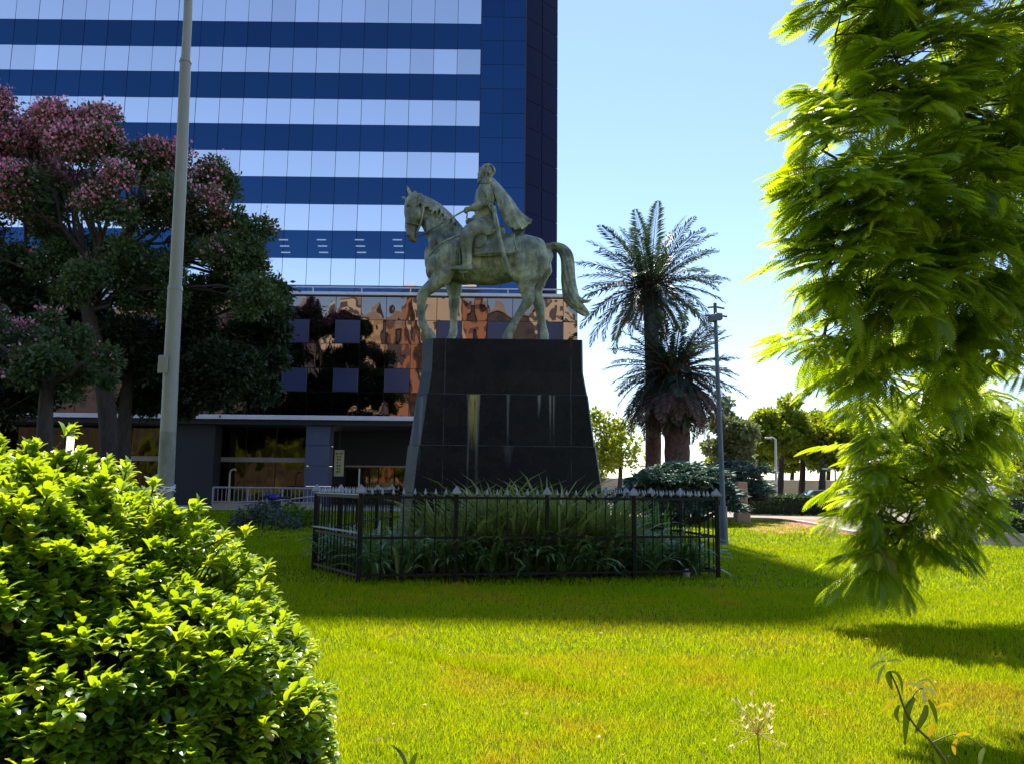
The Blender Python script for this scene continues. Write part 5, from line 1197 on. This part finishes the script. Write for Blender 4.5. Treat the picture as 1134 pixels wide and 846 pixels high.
while len(ros) < 8200:
    u, v_ = rng.uniform(-1, 1), rng.uniform(-.25, 1); ph = rng.uniform(0, 2*PI)
    zc = rng.uniform(-.05, 1.0); rr = float(np.interp(zc, [-.05, .14, .27, .5, .68, .85, .95, 1.0], [1, 1, .98, .91, .70, .47, .28, .05]))
    lump = 1+.13*(vnoise(np.array([ph*2.2]), np.array([zc*4.0]), 8)[0]-.5)+.15*(vnoise(np.array([ph*6.5]), np.array([zc*9.0]), 9)[0]-.5)-abs(rng.normal(0, .075))+(rng.uniform(.03, .07) if rng.random() < .05 else 0)
    p = np.array([math.cos(ph)*rr*1.60*lump, math.sin(ph)*rr*1.45*lump, zc*1.65*lump+.04]); nrm = np.array([math.cos(ph)*(.35+rr*.65), math.sin(ph)*(.35+rr*.65), zc*.9+.3]); ros.append((p+np.array(sb), nrm/np.linalg.norm(nrm), lump))
pos = []; dirs = []; sc = []; va = []; st_ = MB()
for p, nrm, lump in ros:
    nrm = nrm+rng.normal(0, .28, 3); nrm /= np.linalg.norm(nrm); nl = rng.integers(9, 15); a0 = rng.uniform(0, 6.28)
    t1 = np.cross(nrm, [.3, .2, 1]); t1 /= np.linalg.norm(t1); t2 = np.cross(nrm, t1); young = np.clip(rng.normal(.42, .24)+.9*(lump-1), 0, 1)
    for k in range(nl):
        a = a0+k*2.4; op = .25+.95*(k/nl); d = nrm*math.cos(op)+(t1*math.cos(a)+t2*math.sin(a))*math.sin(op)
        pos.append(p-nrm*.012*k/4); dirs.append(d); sc.append(rng.uniform(.060, .096)*(1.05-.25*(1-k/nl))); va.append(np.clip(young+.25*(1-k/nl)-.1+rng.normal(0, .06), 0, 1))
    if rng.random() < .6: q = Vector(p); st_.tube([q, q-Vector(nrm)*.14-Vector((0, 0, .03))], [.004, .006], 4)
pos = np.array(pos); dirs = np.array(dirs); fr = frames(dirs)
ok = pos[:, 2] > .05
V, Fa = inst(LT, LF, pos[ok], fr[ok], np.array(sc)[ok]); npmesh('foliage', V, Fa, M_pit, sh, var=np.repeat(np.where(rng.random(ok.sum()) < .007, 1.0, np.minimum(np.array(va)[ok], .95)), len(LT)), smooth=True)
st_.build('twigs', M_bark, sh)
m = MB(); m.ball(sb+Vector((0, 0, .5)), .8, 16, (1.3, 1.15, .8)); o = m.build('dark_core', M_core, sh)  # solid dark ball filling the shrub behind its leaves

# ------------------------------------------------------------------ weeds in the right foreground
M_weed = leafmat('weed_leaves', [(0, (0.012, 0.045, 0.006)), (.5, (0.08, 0.16, 0.012)), (1, (0.62, 0.60, 0.30))], .12, (0.3, 0.4, 0.0), .35, .5)
M_weed_y = leafmat('yellow_leaves', [(0, (0.5, 0.36, 0.02)), (1, (0.6, 0.3, 0.02))], .4, (0.6, 0.45, 0.0), .5, .3)
M_stem = surf('weed_stem', (0.10, 0.11, 0.02), (0.16, 0.10, 0.03), .6, nscale=20)
YW = 2.6
def W_(x, y, d=0): return P(x, y, YW+d)
wd = thing('leafy_weed', 'bent leafy weed with narrow drooping leaves at the bottom right', 'weed', Vector((W_(1055, 870).x, YW, 0)))
st0 = dense([Vector((W_(1062, 900).x, YW, 0)), W_(1058, 900), W_(1050, 850), W_(1032, 822), W_(1015, 805), W_(1002, 785), W_(994, 762), W_(985, 742)], 4)
m = MB(); m.tube(st0, [.006-.0035*i/len(st0) for i in range(len(st0))], 7); s2 = dense([W_(1032, 822), W_(1062, 812, .02), W_(1090, 828, .04)], 4); m.tube(s2, .002, 5)
s3 = dense([W_(1002, 785), W_(1015, 765), W_(1022, 762)], 4); m.tube(s3, .002, 5); m.build('stem', M_stem, wd)
def wleaf(pts, wid, v_, mat=M_weed):
    pts = dense([W_(*p) for p in pts], 4); n = len(pts); V = []; side = Vector((.75, .55, .2)).normalized(); va_ = []
    for i, p in enumerate(pts):
        t = i/(n-1); tg = (pts[min(i+1, n-1)]-pts[max(i-1, 0)]).normalized(); s = tg.cross(Vector((.25, 1, .25))).normalized(); ww = wid*math.sin(PI*min(1, .06+.94*t))**.75*(1-.25*t); V += [p-s*ww+Vector((0, -.15*ww, 0)), p, p+s*ww+Vector((0, -.15*ww, 0))]; va_ += [v_]*3
    Fa = [(i*3+j, i*3+j+1, i*3+j+4, i*3+j+3) for i in range(n-1) for j in range(2)]
    return npmesh('leaf', [tuple(p) for p in V], Fa, mat, wd, var=va_, smooth=True)
wleaf([(1013, 772), (1006, 782), (1003, 800), (1002, 826)], .013, .12); wleaf([(1026, 780), (1024, 790), (1018, 802), (1013, 812)], .012, .1); wleaf([(1028, 774), (1034, 785), (1038, 802)], .008, .15)
wleaf([(985, 743), (984, 750), (988, 764)], .011, .2); wleaf([(985, 743), (993, 745), (998, 755), (999, 770)], .006, .3); wleaf([(980, 732), (976, 728), (972, 724)], .007, .95); wleaf([(980, 732), (970, 734), (963, 742)], .006, .75); wleaf([(982, 732), (992, 730), (1000, 733)], .005, .7)
wleaf([(980, 735), (974, 745), (972, 758)], .006, .7); wleaf([(1022, 762), (1014, 757), (1004, 757)], .007, .95); wleaf([(1022, 762), (1030, 762), (1035, 770)], .007, .95); wleaf([(1022, 763), (1024, 773), (1023, 780)], .006, .95)
wleaf([(1016, 755), (1028, 752), (1036, 764)], .004, .7); wleaf([(996, 780), (992, 790), (996, 800)], .008, .15); wleaf([(1035, 825), (1038, 840), (1046, 858)], .009, .2); wleaf([(1090, 828), (1086, 836), (1085, 848)], .009, .7)
wleaf([(990, 775), (984, 782), (975, 788)], .008, .3, M_weed_y); wleaf([(1037, 783), (1048, 779), (1056, 781)], .006, .3, M_weed_y); wleaf([(1028, 815), (1032, 806), (1033, 800)], .010, .7, M_weed_y); wleaf([(1058, 815), (1066, 812), (1076, 813)], .007, .8, M_weed_y); wleaf([(1060, 818), (1056, 826), (1058, 836)], .008, .3, M_weed_y)
M_dry = leafmat('dry_flower', [(0, (0.5, 0.38, 0.18)), (1, (0.75, 0.68, 0.5))], .35, (0.7, 0.55, 0.2), .6, .2); M_drystem = surf('dry_stalk', (0.42, 0.28, 0.08), (0.5, 0.36, 0.12), .7, nscale=20)
cxy = W_(839, 812, .05); hd = thing('seed_head', 'dry straw-coloured umbel seed head on a thin stalk at the bottom right', 'flower', Vector((cxy.x+.03, cxy.y, 0)))
m = MB(); m.tube(dense([Vector((cxy.x+.045, cxy.y, 0)), Vector((cxy.x+.03, cxy.y, .35)), cxy], 4), .003, 6)
V = []; va = []
for i in range(26):
    a = rng.uniform(0, 2*PI); el = rng.uniform(-.35, 1.35); d = Vector((math.cos(a)*math.cos(el), math.sin(a)*math.cos(el), math.sin(el))); l = rng.uniform(.055, .115); e = cxy+d*l; m.tube([cxy, e], [.0012, .0009], 4)
    for k in range(5):
        dd = (d+Vector(rng.normal(0, .5, 3))).normalized(); s = dd.cross(Vector((.2, .3, 1))).normalized(); q = e+dd*.026; V += [e, e+dd*.013-s*.0045, q, e+dd*.013+s*.0045]; va += [rng.random()]*4
m.build('stalk', M_drystem, hd); npmesh('dry_petals', [tuple(v) for v in V], np.arange(len(V)).reshape(-1, 4), M_dry, hd, var=va)['kind'] = 'stuff'
# one broad leaf poking up at the bottom centre
bl_ = Vector((P(452, 850, 3.6).x, 3.6, 0)); o = None
V = []; va = []
for pts, wid, vv in (([(452, 870), (449, 845), (441, 830), (430, 823)], .010, .15), ([(453, 870), (455, 850), (459, 838), (462, 832)], .016, .35), ([(452, 872), (446, 860), (438, 852)], .012, .3)):
    pp = dense([P(x, y, 3.6) for x, y in pts], 4); n = len(pp); b = len(V)
    for i, p in enumerate(pp): ww = wid*math.sin(PI*min(1, .1+.9*i/(n-1)))+.0005; V += [(p.x-ww*.8, p.y-ww*.4, p.z), (p.x+ww*.8, p.y+ww*.4, p.z)]; va += [vv]*2
Fa = []; b = 0
for k in range(3):
    n = len(dense([Vector((0, 0, 0))]*([4, 4, 3][k]), 4)); Fa += [(b+2*i, b+2*i+1, b+2*i+3, b+2*i+2) for i in range(n-1)]; b += 2*n
o = npmesh('broad_leaf_sprout', V, Fa, M_weed, var=va, base=bl_); tag(o, 'small green sprout with curling leaves at the bottom centre of the lawn', 'weed')

# trees across the street, seen in the dark lobby glass
for i, (px, Ym, hgt) in enumerate(((330, 118, 11), (372, 121, 7.5), (300, 124, 12), (408, 119, 4.5), (250, 120, 9), (150, 122, 9))):
    x = (px-567)/F*Ym; y = 2*YP-Ym; cl = [((x+R.gauss(0, 1.6), y+R.gauss(0, 1.2), hgt*R.uniform(.45, .95)), R.uniform(1.2, 2.0)) for _ in range(9)]
    lab = ('tall dark street tree mirrored left of the navy panels', 'dark street tree mirrored between the navy panels', 'broad tree mirrored at the left end of the podium glass', 'small tree mirrored in the entrance glass', 'leafy tree mirrored in the lobby glass', 'leafy tree mirrored in the lobby glass behind the pink tree')[i]
    tree('mirrored_street_tree', lab, [(x, y, 0), (x+.1, y, hgt*.3), (x, y, hgt*.6)], .25, cl, .34, M_far, per=360, bark=M_bark)

for i, (x, y, hgt) in enumerate(((-7.5, -13, 11), (-2.5, -15, 12), (2.8, -14, 11.5), (8.0, -15, 12))):
    cl = [((x+R.gauss(0, 1.7), y+R.gauss(0, 1.2), hgt*R.uniform(.25, .95)), R.uniform(1.3, 2.1)) for _ in range(12)]
    tree('mirrored_park_tree', ('park tree mirrored dimly in the left edge of the black pedestal', 'park tree mirrored dimly left of the ochre streak on the pedestal', 'park tree mirrored dimly right of the ochre streak on the pedestal', 'park tree mirrored dimly in the right edge of the black pedestal')[i], [(x, y, 0), (x+.1, y, hgt*.3), (x, y, hgt*.6)], .25, cl, .34, M_pinkleaf, per=300, bark=M_bark)

# dry leaves dropped on the lawn
M_fallen = leafmat('fallen_leaf', [(0, (0.16, 0.08, 0.02)), (.6, (0.34, 0.20, 0.05)), (1, (0.62, 0.52, 0.30))], .2, (0.4, 0.25, 0.05), .6, .2)
n = 420; yy = rng.uniform(4.1, 15, n); xx = rng.uniform(-.55, .7, n)*yy
p_ = np.stack([xx, yy, rng.uniform(.035, .055, n)], 1); dd = rng.normal(size=(n, 3)); dd[:, 2] *= .35
V, Fa = inst(LEAF_T*np.array([1, 1.3, 2]), LEAF_F, p_, frames(dd, rng.normal(0, .6, n)), rng.uniform(.018, .045, n))
tag(npmesh('fallen_leaves', V, Fa, M_fallen, var=np.repeat(rng.random(n), 4)), 'small dry leaves scattered over the lawn', kind='stuff')
